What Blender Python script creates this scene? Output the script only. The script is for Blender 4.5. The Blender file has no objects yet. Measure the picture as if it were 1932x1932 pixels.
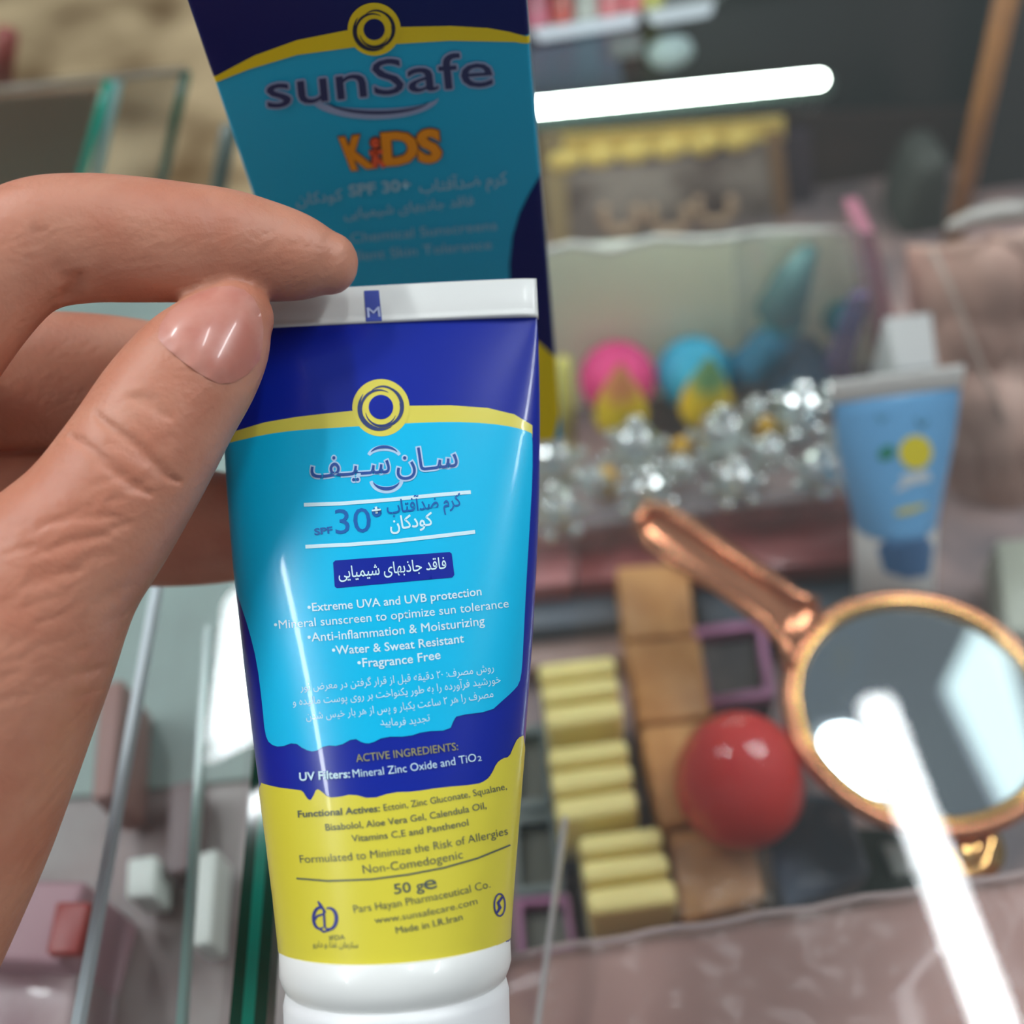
import bpy, bmesh, math, random
from mathutils import Vector, Matrix, Quaternion, noise
from mathutils.bvhtree import BVHTree
from mathutils.geometry import delaunay_2d_cdt
random.seed(7)
SC = bpy.context.scene
COL = SC.collection

# ---------------------------------------------------------------- camera
F_PX, HALF = 2072.0, 966.0
CAM = Vector((0, 0, .22))
PITCH, ROLL = math.radians(53), math.radians(8.5)
FW = Vector((0, math.cos(PITCH), -math.sin(PITCH)))
U0 = Vector((0, math.sin(PITCH), math.cos(PITCH)))
R0 = Vector((1, 0, 0))
UP = math.cos(ROLL)*U0 + math.sin(ROLL)*R0
RT = math.cos(ROLL)*R0 - math.sin(ROLL)*U0
cd = bpy.data.cameras.new('camera')
cam = bpy.data.objects.new('camera', cd); COL.objects.link(cam)
cam.matrix_world = Matrix(((RT.x, UP.x, -FW.x, CAM.x), (RT.y, UP.y, -FW.y, CAM.y), (RT.z, UP.z, -FW.z, CAM.z), (0, 0, 0, 1)))
cd.sensor_width = 36; cd.lens = 36*F_PX/1932
cd.clip_start = .01; cd.clip_end = 50
cd.dof.use_dof = True; cd.dof.focus_distance = .180; cd.dof.aperture_fstop = 8.0
SC.camera = cam

def ray(x, y): return FW + RT*((x-HALF)/F_PX) - UP*((y-HALF)/F_PX)
def P(x, y, d): return CAM + ray(x, y)*d
def onz(x, y, z): r = ray(x, y); return CAM + r*((z-CAM.z)/r.z)
def onpl(x, y, p0, n): r = ray(x, y); return CAM + r*((p0-CAM).dot(n)/r.dot(n))
def ony(x, y, Y): return onpl(x, y, Vector((0, Y, 0)), Vector((0, 1, 0)))
def proj(p):
    d = p-CAM; z = d.dot(FW)
    return (HALF + F_PX*d.dot(RT)/z, HALF - F_PX*d.dot(UP)/z, z)

# ---------------------------------------------------------------- world, exposure
w = bpy.data.worlds.new('shop_ambient'); SC.world = w; w.use_nodes = True
w.node_tree.nodes['Background'].inputs[0].default_value = (.86, .93, 1, 1)
w.node_tree.nodes['Background'].inputs[1].default_value = .24
SC.view_settings.view_transform = 'Standard'; SC.view_settings.look = 'None'
SC.view_settings.exposure = 0.12; SC.view_settings.gamma = 1
SC.cycles.use_denoising = True
SC.cycles.transparent_max_bounces = 24; SC.cycles.max_bounces = 10
SC.cycles.sample_clamp_indirect = 6

# ---------------------------------------------------------------- materials
def srgb(c):
    return tuple((v/255/12.92 if v/255 <= .04045 else ((v/255+.055)/1.055)**2.4) for v in c)
def mat(name, rgb, rough=.5, metal=0, spec=.5, coat=0, sss=0, noise_amt=0, noise_scale=60, rgb2=None, bump=0, bump_scale=200, emit=0):
    m = bpy.data.materials.new(name); m.use_nodes = True
    nt = m.node_tree; b = nt.nodes['Principled BSDF']; c = srgb(rgb)+(1,)
    b.inputs['Base Color'].default_value = c
    b.inputs['Roughness'].default_value = rough; b.inputs['Metallic'].default_value = metal
    b.inputs['Specular IOR Level'].default_value = spec
    b.inputs['Coat Weight'].default_value = coat; b.inputs['Coat Roughness'].default_value = .06
    if sss:
        b.inputs['Subsurface Weight'].default_value = sss; b.inputs['Subsurface Scale'].default_value = .004
        b.inputs['Subsurface Radius'].default_value = (1, .35, .2)
    if emit:
        b.inputs['Emission Color'].default_value = c; b.inputs['Emission Strength'].default_value = emit
    tc = nt.nodes.new('ShaderNodeTexCoord')
    if rgb2:
        n = nt.nodes.new('ShaderNodeTexNoise'); n.inputs['Scale'].default_value = noise_scale; n.inputs['Detail'].default_value = 4
        r = nt.nodes.new('ShaderNodeValToRGB'); r.color_ramp.elements[0].position = .38; r.color_ramp.elements[1].position = .62
        r.color_ramp.elements[0].color = c; r.color_ramp.elements[1].color = srgb(rgb2)+(1,)
        nt.links.new(tc.outputs['Object'], n.inputs['Vector']); nt.links.new(n.outputs['Fac'], r.inputs[0]); nt.links.new(r.outputs[0], b.inputs['Base Color'])
    if bump:
        n = nt.nodes.new('ShaderNodeTexNoise'); n.inputs['Scale'].default_value = bump_scale; n.inputs['Detail'].default_value = 3
        bp = nt.nodes.new('ShaderNodeBump'); bp.inputs['Strength'].default_value = bump; bp.inputs['Distance'].default_value = .002
        nt.links.new(tc.outputs['Object'], n.inputs['Vector']); nt.links.new(n.outputs['Fac'], bp.inputs['Height']); nt.links.new(bp.outputs[0], b.inputs['Normal'])
    return m
def film(name, rgb, opacity, rough=.08, bump=0, bump_scale=60, gloss=1.0):
    """thin clear sheet: transparent + a little diffuse tint + fresnel gloss"""
    m = bpy.data.materials.new(name); m.use_nodes = True; nt = m.node_tree; nt.nodes.clear()
    o = nt.nodes.new('ShaderNodeOutputMaterial'); t = nt.nodes.new('ShaderNodeBsdfTransparent')
    d = nt.nodes.new('ShaderNodeBsdfDiffuse'); d.inputs[0].default_value = srgb(rgb)+(1,)
    g = nt.nodes.new('ShaderNodeBsdfAnisotropic'); g.inputs['Roughness'].default_value = rough
    m1 = nt.nodes.new('ShaderNodeMixShader'); m1.inputs[0].default_value = opacity
    nt.links.new(t.outputs[0], m1.inputs[1]); nt.links.new(d.outputs[0], m1.inputs[2])
    fr = nt.nodes.new('ShaderNodeFresnel'); ge = nt.nodes.new('ShaderNodeNewGeometry'); io = nt.nodes.new('ShaderNodeMapRange')
    io.inputs[3].default_value = 1.45; io.inputs[4].default_value = 1/1.45
    nt.links.new(ge.outputs['Backfacing'], io.inputs[0]); nt.links.new(io.outputs[0], fr.inputs[0])
    mu = nt.nodes.new('ShaderNodeMath'); mu.operation = 'MULTIPLY'; mu.inputs[1].default_value = gloss
    nt.links.new(fr.outputs[0], mu.inputs[0])
    m2 = nt.nodes.new('ShaderNodeMixShader'); nt.links.new(mu.outputs[0], m2.inputs[0])
    nt.links.new(m1.outputs[0], m2.inputs[1]); nt.links.new(g.outputs[0], m2.inputs[2])
    if bump:
        tc = nt.nodes.new('ShaderNodeTexCoord'); n = nt.nodes.new('ShaderNodeTexNoise'); n.inputs['Scale'].default_value = bump_scale
        bp = nt.nodes.new('ShaderNodeBump'); bp.inputs['Strength'].default_value = bump; bp.inputs['Distance'].default_value = .004
        nt.links.new(tc.outputs['Object'], n.inputs['Vector']); nt.links.new(n.outputs['Fac'], bp.inputs['Height'])
        nt.links.new(bp.outputs[0], g.inputs['Normal']); nt.links.new(bp.outputs[0], fr.inputs['Normal'])
    nt.links.new(m2.outputs[0], o.inputs[0]); return m
def emis(name, rgb, s):
    m = bpy.data.materials.new(name); m.use_nodes = True; nt = m.node_tree; nt.nodes.clear()
    o = nt.nodes.new('ShaderNodeOutputMaterial'); e = nt.nodes.new('ShaderNodeEmission')
    e.inputs[0].default_value = srgb(rgb)+(1,); e.inputs[1].default_value = s
    nt.links.new(e.outputs[0], o.inputs[0]); return m

# ---------------------------------------------------------------- object helpers
def tag(o, label=None, cat=None, group=None, kind=None):
    if label: o['label'] = label
    if cat: o['category'] = cat
    if group: o['group'] = group
    if kind: o['kind'] = kind
    return o
def obj(name, verts, faces, m, parent=None, smooth=False):
    me = bpy.data.meshes.new(name); me.from_pydata([tuple(v) for v in verts], [], faces); me.update()
    if m: me.materials.append(m)
    if smooth: me.polygons.foreach_set('use_smooth', [True]*len(me.polygons))
    o = bpy.data.objects.new(name, me); COL.objects.link(o)
    if parent: attach(o, parent)
    return o
def attach(o, parent):
    bpy.context.view_layer.update()
    o.parent = parent; o.matrix_parent_inverse = world_inv(parent)
def world_inv(p):
    m = Matrix.Translation(p.location) if p.type == 'EMPTY' else p.matrix_basis
    return (m if not p.parent else world_inv(p.parent).inverted() @ p.matrix_parent_inverse @ m if False else m).inverted()
def thing(name, loc, label, cat, group=None):
    o = bpy.data.objects.new(name, None); COL.objects.link(o); o.location = loc; o.empty_display_size = .01
    return tag(o, label, cat, group)
def bevel(o, r, seg=3):
    bm = bmesh.new(); bm.from_mesh(o.data)
    bmesh.ops.recalc_face_normals(bm, faces=bm.faces)
    bmesh.ops.bevel(bm, geom=[e for e in bm.edges if e.calc_face_angle(0) > .5], offset=r, segments=seg, affect='EDGES', profile=.5)
    for f in bm.faces: f.smooth = True
    bm.to_mesh(o.data); bm.free(); return o
def recalc(o):
    bm = bmesh.new(); bm.from_mesh(o.data); bmesh.ops.recalc_face_normals(bm, faces=bm.faces); bm.to_mesh(o.data); bm.free(); return o
def prism(name, pts, vec, m, parent=None, r=0, seg=3):
    """solid from a planar outline pts pushed along vec"""
    n = len(pts); v = [Vector(p) for p in pts]+[Vector(p)+vec for p in pts]
    f = [list(range(n)), list(range(2*n-1, n-1, -1))]+[[i, i+n, (i+1) % n+n, (i+1) % n] for i in range(n)]
    o = recalc(obj(name, v, f, m, parent))
    if r: bevel(o, r, seg)
    return o
def slab(name, quad, ztop, h, m, parent=None, r=0, dx=0):
    """box-like solid whose top outline was traced on the plane z = ztop"""
    return prism(name, [onz(x, y, ztop) for x, y in quad], Vector((dx, 0, -h)), m, parent, r)
def vslab(name, quad, Y, th, m, parent=None, r=0):
    return prism(name, [ony(x, y, Y) for x, y in quad], Vector((0, th, 0)), m, parent, r)
def frame_of(d, hint):
    d = d.normalized(); x = hint-d*hint.dot(d); x.normalize(); return x, d.cross(x)
def sweep(name, pts, rad, m, parent=None, seg=24, ratio=1.0, hint=None, closed=False, caps=True):
    """round-section rod through pts; rad per point (or one); ratio squashes along the second axis"""
    n = len(pts); pts = [Vector(p) for p in pts]
    if not hasattr(rad, '__len__'): rad = [rad]*n
    hint = hint or Vector((.13, .2, 1)); V = []; Fc = []
    for i, p in enumerate(pts):
        a = pts[(i-1) % n] if (i or closed) else pts[0]; b = pts[(i+1) % n] if (i < n-1 or closed) else pts[-1]
        x, y = frame_of(b-a, hint)
        for k in range(seg):
            t = 2*math.pi*k/seg; V.append(p + x*(rad[i]*ratio*math.cos(t)) + y*(rad[i]*math.sin(t)))
    for i in range(n if closed else n-1):
        j = (i+1) % n
        for k in range(seg): l = (k+1) % seg; Fc.append([i*seg+k, i*seg+l, j*seg+l, j*seg+k])
    if not closed and caps: Fc += [list(range(seg)), [(n-1)*seg+k for k in range(seg-1, -1, -1)]]
    return recalc(obj(name, V, Fc, m, parent, True))
def capsule(name, a, b, r, m, parent=None, seg=20):
    a, b = Vector(a), Vector(b); d = (b-a).normalized(); pts = []; rr = []
    for i in range(7): t = math.pi/2*i/6; pts.append(a-d*r*math.cos(t)); rr.append(max(r*math.sin(t), r*.02))
    for i in range(7): t = math.pi/2*i/6; pts.append(b+d*r*math.sin(t)); rr.append(max(r*math.cos(t), r*.02))
    return sweep(name, pts, rr, m, parent, seg)
def lathe(name, base, prof, m, parent=None, seg=40, axis=Vector((0, 0, 1)), smooth=True, ys=1.0):
    x, y = frame_of(axis, Vector((1, .01, 0)) if abs(axis.x) < .9 else Vector((0, 0, 1))); axis = axis.normalized(); V = []; Fc = []
    for r, h in prof:
        for k in range(seg): t = 2*math.pi*k/seg; V.append(Vector(base)+axis*h+x*(r*math.cos(t))+y*(r*ys*math.sin(t)))
    for i in range(len(prof)-1):
        for k in range(seg): l = (k+1) % seg; Fc.append([i*seg+k, i*seg+l, (i+1)*seg+l, (i+1)*seg+k])
    Fc += [list(range(seg-1, -1, -1)), [(len(prof)-1)*seg+k for k in range(seg)]]
    return recalc(obj(name, V, Fc, m, parent, smooth))
def bvh_of(o):
    return BVHTree.FromPolygons([v.co.copy() for v in o.data.vertices], [tuple(p.vertices) for p in o.data.polygons])
WRAP = []
def hit(bvh, x, y, off, cx=None, cy=None):
    """point of a surface seen at photo position x, y, lifted off it; steps inwards when past its rim"""
    cx = x if cx is None else cx; cy = y if cy is None else cy
    d = math.hypot(cx-x, cy-y) or 1
    def cast(q):
        r = ray(x+(cx-x)*q, y+(cy-y)*q); loc, nor, i, ds = bvh.ray_cast(CAM, r.normalized())
        if loc is None: return None
        return loc, (-nor if nor.dot(r) > 0 else nor)
    h = cast(0)
    if h: return h[0]+h[1]*off
    for k in range(1, 60):
        q = min(1, k*2.5/d); h = cast(q)
        if h:
            lo, hi = (k-1)*2.5/d, q
            for _ in range(8):
                m = (lo+hi)/2; g = cast(m)
                if g: hi, h = m, g
                else: lo = m
            e = hi*d*(h[0]-CAM).dot(FW)/F_PX     # carry on round the flank
            if WRAP and WRAP[0] is bvh: return WRAP[1](h[0], e, off)
            return h[0]+h[1]*off
    return None
def decal(name, poly, bvh, off, m, parent, grid=14, cx=None, holes=()):
    """an inked area: the traced outline laid on the real surface"""
    vs = []; fs = []
    def ring(pl):
        s = len(vs); out = []
        for i, a in enumerate(pl):
            b = pl[(i+1) % len(pl)]; n = max(1, int(math.hypot(b[0]-a[0], b[1]-a[1])/grid))
            for k in range(n): vs.append(Vector((a[0]+(b[0]-a[0])*k/n, a[1]+(b[1]-a[1])*k/n))); out.append(len(vs)-1)
        fs.append(out)
    ring(poly)
    x0 = min(p[0] for p in poly); x1 = max(p[0] for p in poly); y0 = min(p[1] for p in poly); y1 = max(p[1] for p in poly)
    gx = x0+grid*.4
    while gx < x1:
        gy = y0+grid*.3
        while gy < y1: vs.append(Vector((gx, gy))); gy += grid
        gx += grid
    v, e, f, _, _, _ = delaunay_2d_cdt(vs, [], fs, 1, 1e-5)
    cx = cx if cx is not None else (x0+x1)/2
    V = [hit(bvh, p.x, p.y, off, cx, p.y) or Vector((0, 0, -9)) for p in v]
    F2 = [[i for i in q] for q in f]; F2 = [q for q in F2 if all(V[i].z > -5 for i in q)]
    bm = bmesh.new(); bv_ = [bm.verts.new(p) for p in V]
    for q in F2:
        try: bm.faces.new([bv_[i] for i in q])
        except ValueError: pass
    bmesh.ops.delete(bm, geom=[v for v in bm.verts if not v.link_faces], context='VERTS')
    for _ in range(5):
        bad = []
        for e in bm.edges:
            c = (e.verts[0].co+e.verts[1].co)/2; loc, nor, i, ds = bvh.find_nearest(c)
            if abs((c-loc).dot(nor)-off) > off*.35 and e.calc_length() > .0003: bad.append(e)
        if not bad: break
        old = set(bm.verts); bmesh.ops.subdivide_edges(bm, edges=bad, cuts=1); bmesh.ops.triangulate(bm, faces=[f for f in bm.faces if len(f.verts) > 3])
        for v in bm.verts:
            if v in old: continue
            loc, nor, i, ds = bvh.find_nearest(v.co)
            v.co = loc+nor*off
    me = bpy.data.meshes.new(name); bm.to_mesh(me); bm.free(); me.materials.append(m)
    me.polygons.foreach_set('use_smooth', [True]*len(me.polygons))
    o = bpy.data.objects.new(name, me); COL.objects.link(o)
    if parent: attach(o, parent)
    return o
# ---- lettering
INIT = {}
_f = 'ا:FE8D,FE8E,, آ:FE81,FE82,, ب:FE8F,FE90,FE91,FE92 پ:FB56,FB57,FB58,FB59 ت:FE95,FE96,FE97,FE98 ج:FE9D,FE9E,FE9F,FEA0 چ:FB7A,FB7B,FB7C,FB7D خ:FEA5,FEA6,FEA7,FEA8 د:FEA9,FEAA,, ذ:FEAB,FEAC,, ر:FEAD,FEAE,, ز:FEAF,FEB0,, س:FEB1,FEB2,FEB3,FEB4 ش:FEB5,FEB6,FEB7,FEB8 ص:FEB9,FEBA,FEBB,FEBC ض:FEBD,FEBE,FEBF,FEC0 ط:FEC1,FEC2,FEC3,FEC4 ع:FEC9,FECA,FECB,FECC غ:FECD,FECE,FECF,FED0 ف:FED1,FED2,FED3,FED4 ق:FED5,FED6,FED7,FED8 ک:FB8E,FB8F,FB90,FB91 گ:FB92,FB93,FB94,FB95 ل:FEDD,FEDE,FEDF,FEE0 م:FEE1,FEE2,FEE3,FEE4 ن:FEE5,FEE6,FEE7,FEE8 ه:FEE9,FEEA,FEEB,FEEC و:FEED,FEEE,, ی:FBFC,FBFD,FBFE,FBFF ـ:0640,0640,0640,0640'
for _q in _f.split(' '):
    _c, _v = _q.split(':'); INIT[_c] = [chr(int(z, 16)) if z else None for z in _v.split(',')]
def persian(s):
    out = []
    for i, c in enumerate(s):
        if c not in INIT: out.append(c); continue
        prv = i > 0 and s[i-1] in INIT and INIT[s[i-1]][2] is not None
        nxt = i+1 < len(s) and s[i+1] in INIT and INIT[c][2] is not None
        iso, fin, ini, med = INIT[c]
        out.append(med if prv and nxt else ini if nxt else fin if prv else iso)
    return ''.join(reversed(out))
def glyphs(s, bold=0, shear=0):
    c = bpy.data.curves.new('lettering', 'FONT'); c.body = s; c.offset = bold; c.shear = shear; c.resolution_u = 3
    o = bpy.data.objects.new('lettering', c); COL.objects.link(o)
    bpy.context.view_layer.update()
    ev = o.evaluated_get(bpy.context.evaluated_depsgraph_get()); me = ev.to_mesh()
    V = [(v.co.x, v.co.y) for v in me.vertices]; Fc = [list(p.vertices) for p in me.polygons]
    ev.to_mesh_clear(); bpy.data.objects.remove(o); bpy.data.curves.remove(c); return V, Fc
class Ink:
    """all lettering of one colour on one surface = one printed part"""
    def __init__(s, bvh, off, cx=None): s.b = bvh; s.off = off; s.V = []; s.F = []; s.cx = cx
    def text(s, t, A, B, h, bold=0, mid=0, fa=False, lift=0, shear=0):
        if bold > 0 and ('M' in t or 'f' in t):     # thicken by overprinting
            n = 12 if bold > .03 else 4; r = bold*h/.69*(1 if bold > .03 else .6)
            for k in range(n):
                a = 2*math.pi*(k+.5)/n; ox, oy = r*math.cos(a), r*math.sin(a)
                s.text(t, (A[0]+ox, A[1]+oy), (B[0]+ox, B[1]+oy), h, 0, mid, fa, lift+k*1e-6, shear)
            return
        if fa: t = persian(t)
        V0, _ = glyphs(t, 0, shear); V, Fc = glyphs(t, bold, shear)
        if not V0: return
        x0 = min(v[0] for v in V0); x1 = max(v[0] for v in V0); sc = h/.69
        dx, dy = B[0]-A[0], B[1]-A[1]; L = math.hypot(dx, dy); ux, uy = dx/L, dy/L; base = len(s.V)
        for x, y in V:
            q = (x-x0)/(x1-x0); sag = mid*4*q*(1-q)
            X = A[0]+dx*q + uy*y*sc; Y = A[1]+dy*q - ux*y*sc + sag
            s.V.append(hit(s.b, X, Y, s.off+lift, s.cx, Y) or Vector((0, 0, -9)))
        s.F += [[i+base for i in f] for f in Fc]
        par = list(range(len(V)))                      # every letter a hair above the one before, so overlaps stay clean
        def fnd(i):
            while par[i] != i: par[i] = par[par[i]]; i = par[i]
            return i
        for f in Fc:
            for i in f[1:]: par[fnd(i)] = fnd(f[0])
        ids = {}
        for i in range(len(V)):
            q = s.V[base+i]; k = ids.setdefault(fnd(i), len(ids)) % 12; s.V[base+i] = q+(CAM-q).normalized()*(k*5e-6)
    def stroke(s, pts, wd, lift=0):
        """brush stroke; wd a width or one per point"""
        if not hasattr(wd, '__len__'): wd = [wd]*len(pts)
        P2 = []; W2 = []
        for i in range(len(pts)-1):
            a, b = pts[i], pts[i+1]; n = max(1, int(math.hypot(b[0]-a[0], b[1]-a[1])/8))
            for k in range(n): q = k/n; P2.append((a[0]+(b[0]-a[0])*q, a[1]+(b[1]-a[1])*q)); W2.append(wd[i]+(wd[i+1]-wd[i])*q)
        P2.append(pts[-1]); W2.append(wd[-1]); base = len(s.V)
        for i, p in enumerate(P2):
            a = P2[max(0, i-1)]; b = P2[min(len(P2)-1, i+1)]; dx, dy = b[0]-a[0], b[1]-a[1]; L = math.hypot(dx, dy) or 1
            for sg in (-1, 1):
                X = p[0]-sg*dy/L*W2[i]/2; Y = p[1]+sg*dx/L*W2[i]/2
                s.V.append(hit(s.b, X, Y, s.off+lift, s.cx, Y) or Vector((0, 0, -9)))
        s.F += [[base+2*i, base+2*i+1, base+2*i+3, base+2*i+2] for i in range(len(P2)-1)]
    def arc(s, cx, cy, rx, ry, a0, a1, w0, w1=None, n=24, lift=0):
        w1 = w0 if w1 is None else w1
        pts = [(cx+rx*math.cos(math.radians(a0+(a1-a0)*k/n)), cy+ry*math.sin(math.radians(a0+(a1-a0)*k/n))) for k in range(n+1)]
        s.stroke(pts, [w0+(w1-w0)*abs(math.sin(math.pi*k/n)) for k in range(n+1)], lift)
    def build(s, name, m, parent):
        F2 = [f for f in s.F if all(s.V[i].z > -5 for i in f)]
        for f in F2:     # every face turned to the outside
            a, b, c = s.V[f[0]], s.V[f[1]], s.V[f[2]]
            if (b-a).cross(c-a).dot(CAM-a) < 0: f.reverse()
        return obj(name, s.V, F2, m, parent, True)
def circ(cx, cy, r, n=48, ry=None): return [(cx+r*math.cos(2*math.pi*k/n), cy+(ry or r)*math.sin(2*math.pi*k/n)) for k in range(n)]

# ---------------------------------------------------------------- lamps of the ceiling (the first pair shows in the glass, the unseen pair is added for light)
LAMP_Z = 1.55
M_lamp = emis('lamp_white', (245, 252, 255), 50)
M_house = mat('lamp_housing', (225, 228, 230), .4)
def mirror_up(x, y, z=LAMP_Z):
    p = onz(x, y, -z); return Vector((p.x, p.y, z))
def ceiling_lamp(a, b, wd, label):
    c = (a+b)/2; t = thing('ceiling_lamp', Vector((c.x, c.y, LAMP_Z)), label, 'ceiling lamp', None)
    d = (b-a).normalized(); s = Vector((-d.y, d.x, 0))*wd/2
    prism('diffuser', [a-s, a+s, b+s, b-s], Vector((0, 0, .02)), M_lamp, t, wd*.28, 4)
    s *= 1.5; z = Vector((0, 0, .021)); prism('housing', [a-s+z-d*.02, a+s+z-d*.02, b+s+z+d*.02, b-s+z+d*.02], Vector((0, 0, .04)), M_house, t)
    return t
a = mirror_up(1652, 1312); b = mirror_up(1885, 1932)
ceiling_lamp(a, a+(b-a)*1.04, .052, 'long white ceiling tube mirrored as the bright streak across the hand mirror')
a = mirror_up(445, 1530); b = mirror_up(490, 1120)
ceiling_lamp(a, a+(b-a)*1.0, .11, 'white ceiling tube mirrored in the glass beside the navy tube edge')
ceiling_lamp(Vector((-1.25, -.30, LAMP_Z)), Vector((-1.05, .90, LAMP_Z)), .09, 'unseen white ceiling tube added for light far to the left over the left counter')  # out-of-view lamp added to light the tube while sparing the carton
ceiling_lamp(Vector((1.45, -.10, LAMP_Z)), Vector((1.65, 1.10, LAMP_Z)), .09, 'unseen white ceiling tube added for light far to the right over the right counter')  # its unseen counterpart on the right, also added for light

# ---------------------------------------------------------------- the setting
M_floor = mat('shop_floor', (122, 96, 62), .8, rgb2=(226, 200, 156), noise_scale=6)
fl = obj('floor', [(-3, -1, -.85), (3, -1, -.85), (3, 4, -.85), (-3, 4, -.85)], [[0, 1, 2, 3]], M_floor); tag(fl, kind='structure')
M_case = mat('case_floor', (168, 140, 134), .5, rgb2=(110, 100, 104), noise_scale=22)
M_dark = mat('dark_panel', (22, 26, 28), .35)
M_brown = mat('brown_panel', (92, 56, 44), .6, rgb2=(66, 42, 36), noise_scale=6)
M_glass = film('counter_glass', (190, 215, 205), .012, .02, gloss=.8)
M_edge = mat('glass_edge_teal', (10, 168, 140), .15, coat=.5)
M_edged = mat('glass_edge_dark', (6, 84, 66), .15, coat=.5)
M_edgep = mat('glass_edge_pale', (150, 186, 178), .2, coat=.3)
M_edgew = mat('polished_edge', (196, 208, 212), .2, coat=.5)

# counter glass: two panes with their cut edges
def counter_glass(name, quad, label):
    v = [onz(x, y, 0) for x, y in quad]
    return tag(prism(name, v, Vector((0, 0, -.006)), M_glass), label, 'glass top')
gp = [onz(532, 1500, 0), onz(502, 1932, 0)]; gd = (gp[1]-gp[0]).normalized()
near = gp[1]+gd*.2; far = gp[0]-gd*.345
right = prism('glass_sheet', [far, near, near+Vector((.8, 0, 0)), far+Vector((.8, 0, 0))], Vector((0, 0, -.006)), M_glass)
tag(right, 'clear glass counter top over the case with the hand mirror and sponges', 'glass top')
gl = gp[0]-Vector((.0090, 0, 0)); g2 = gp[1]-Vector((.0090, 0, 0)); near2 = g2+gd*.2; far2 = gl-gd*.17
left = prism('glass_sheet', [near2, far2, far2-Vector((.6, 0, 0)), near2-Vector((.6, 0, 0))], Vector((0, 0, -.006)), M_glass)
tag(left, 'clear glass counter top at the left under the hand', 'glass top')
te = thing('glass_strip', gp[1], 'deep green glass edge running beside the sunscreen tube', 'glass edge')
def strip(name, a, b, wd, h, m, parent=None, z=0):
    d = (b-a).normalized(); s = d.cross(Vector((0, 0, 1)))*wd/2; zz = Vector((0, 0, z))
    return prism(name, [a-s+zz, a+s+zz, b+s+zz, b-s+zz], Vector((0, 0, -h)), m, parent)
ea, eb = gp[0]-gd*.02, near
for k, (o_, wd, m) in enumerate(((-.0012, .0024, M_edged), (-.0036, .0024, M_edge), (-.0060, .0024, M_edged))):  # flat bars side by side: dark, brighter teal, dark
    strip(('inner_dark_bar', 'bright_bar', 'outer_dark_bar')[k], ea+Vector((o_, 0, 0)), eb+Vector((o_, 0, 0)), wd, .006, m, te)
o = strip('glass_strip', onz(300, 1100, .0), onz(138, 2000, .0), .0017, .003, M_edgew, z=.002); tag(o, 'thin pale polished glass edge slanting beside the wrist', 'glass edge')
o = strip('glass_strip', onz(392, 1180, -.012), onz(335, 1990, -.012), .0016, .003, M_edgep); tag(o, 'faint pale teal glass edge between the white edge and the green one', 'glass edge')

# left case below the glass
M_lcase = mat('left_shelf', (146, 168, 160), .5, rgb2=(134, 150, 144), noise_scale=14)
o = slab('shelf_board', [(-600, 500), (560, 380), (640, 1450), (-420, 1560)], -.07, .006, M_lcase); tag(o, 'pale grey green shelf under the left glass behind the hand', 'shelf')
M_l2 = mat('left_shelf_mauve', (138, 124, 122), .5, rgb2=(158, 152, 148), noise_scale=30)
o = slab('shelf_board', [(-420, 1562), (640, 1452), (700, 2300), (-350, 2300)], -.072, .006, M_l2); tag(o, 'greyish mauve shelf under the left glass beside the wrist', 'shelf')
o = slab('carton', [(-260, 1650), (165, 1660), (115, 1820), (-240, 1800)], -.035, .036, mat('mauve_card', (178, 140, 148), .5), r=.002); tag(o, 'mauve pink carton under the left glass below the wrist', 'carton')
o = slab('carton', [(105, 1700), (172, 1700), (150, 1800), (85, 1800)], -.030, .004, mat('red_card', (150, 50, 46), .4), r=.001); tag(o, 'small dark red box on the mauve carton at the lower left', 'box')
o = slab('carton', [(-260, 1822), (150, 1822), (120, 2050), (-260, 2050)], -.045, .026, mat('dusky_card', (150, 118, 124), .3, coat=.4, rgb2=(186, 166, 166), noise_scale=40), r=.002); tag(o, 'dusky pink wrapped packet at the lower left corner', 'packet')
o = slab('carton', [(188, 1290), (232, 1280), (214, 1500), (172, 1510)], -.045, .024, mat('rose_card', (150, 112, 104), .5), r=.001); tag(o, 'slim rose brown box beside the wrist under the left glass', 'box')
o = slab('carton', [(240, 1620), (296, 1612), (290, 1690), (236, 1695)], -.055, .014, mat('white_card', (214, 222, 214), .5), r=.001); tag(o, 'small whitish box between the two left glass edges', 'box')
o = slab('carton', [(372, 1610), (410, 1600), (398, 1780), (360, 1785)], -.055, .014, mat('white_card2', (205, 212, 204), .5), r=.001); tag(o, 'tall whitish box beside the green glass edge', 'box')
o = slab('carton', [(318, 1480), (372, 1470), (360, 1640), (312, 1650)], -.058, .012, mat('greybrown', (112, 98, 98), .5), r=.001); tag(o, 'grey brown box next to the pale teal glass edge', 'box')

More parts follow.
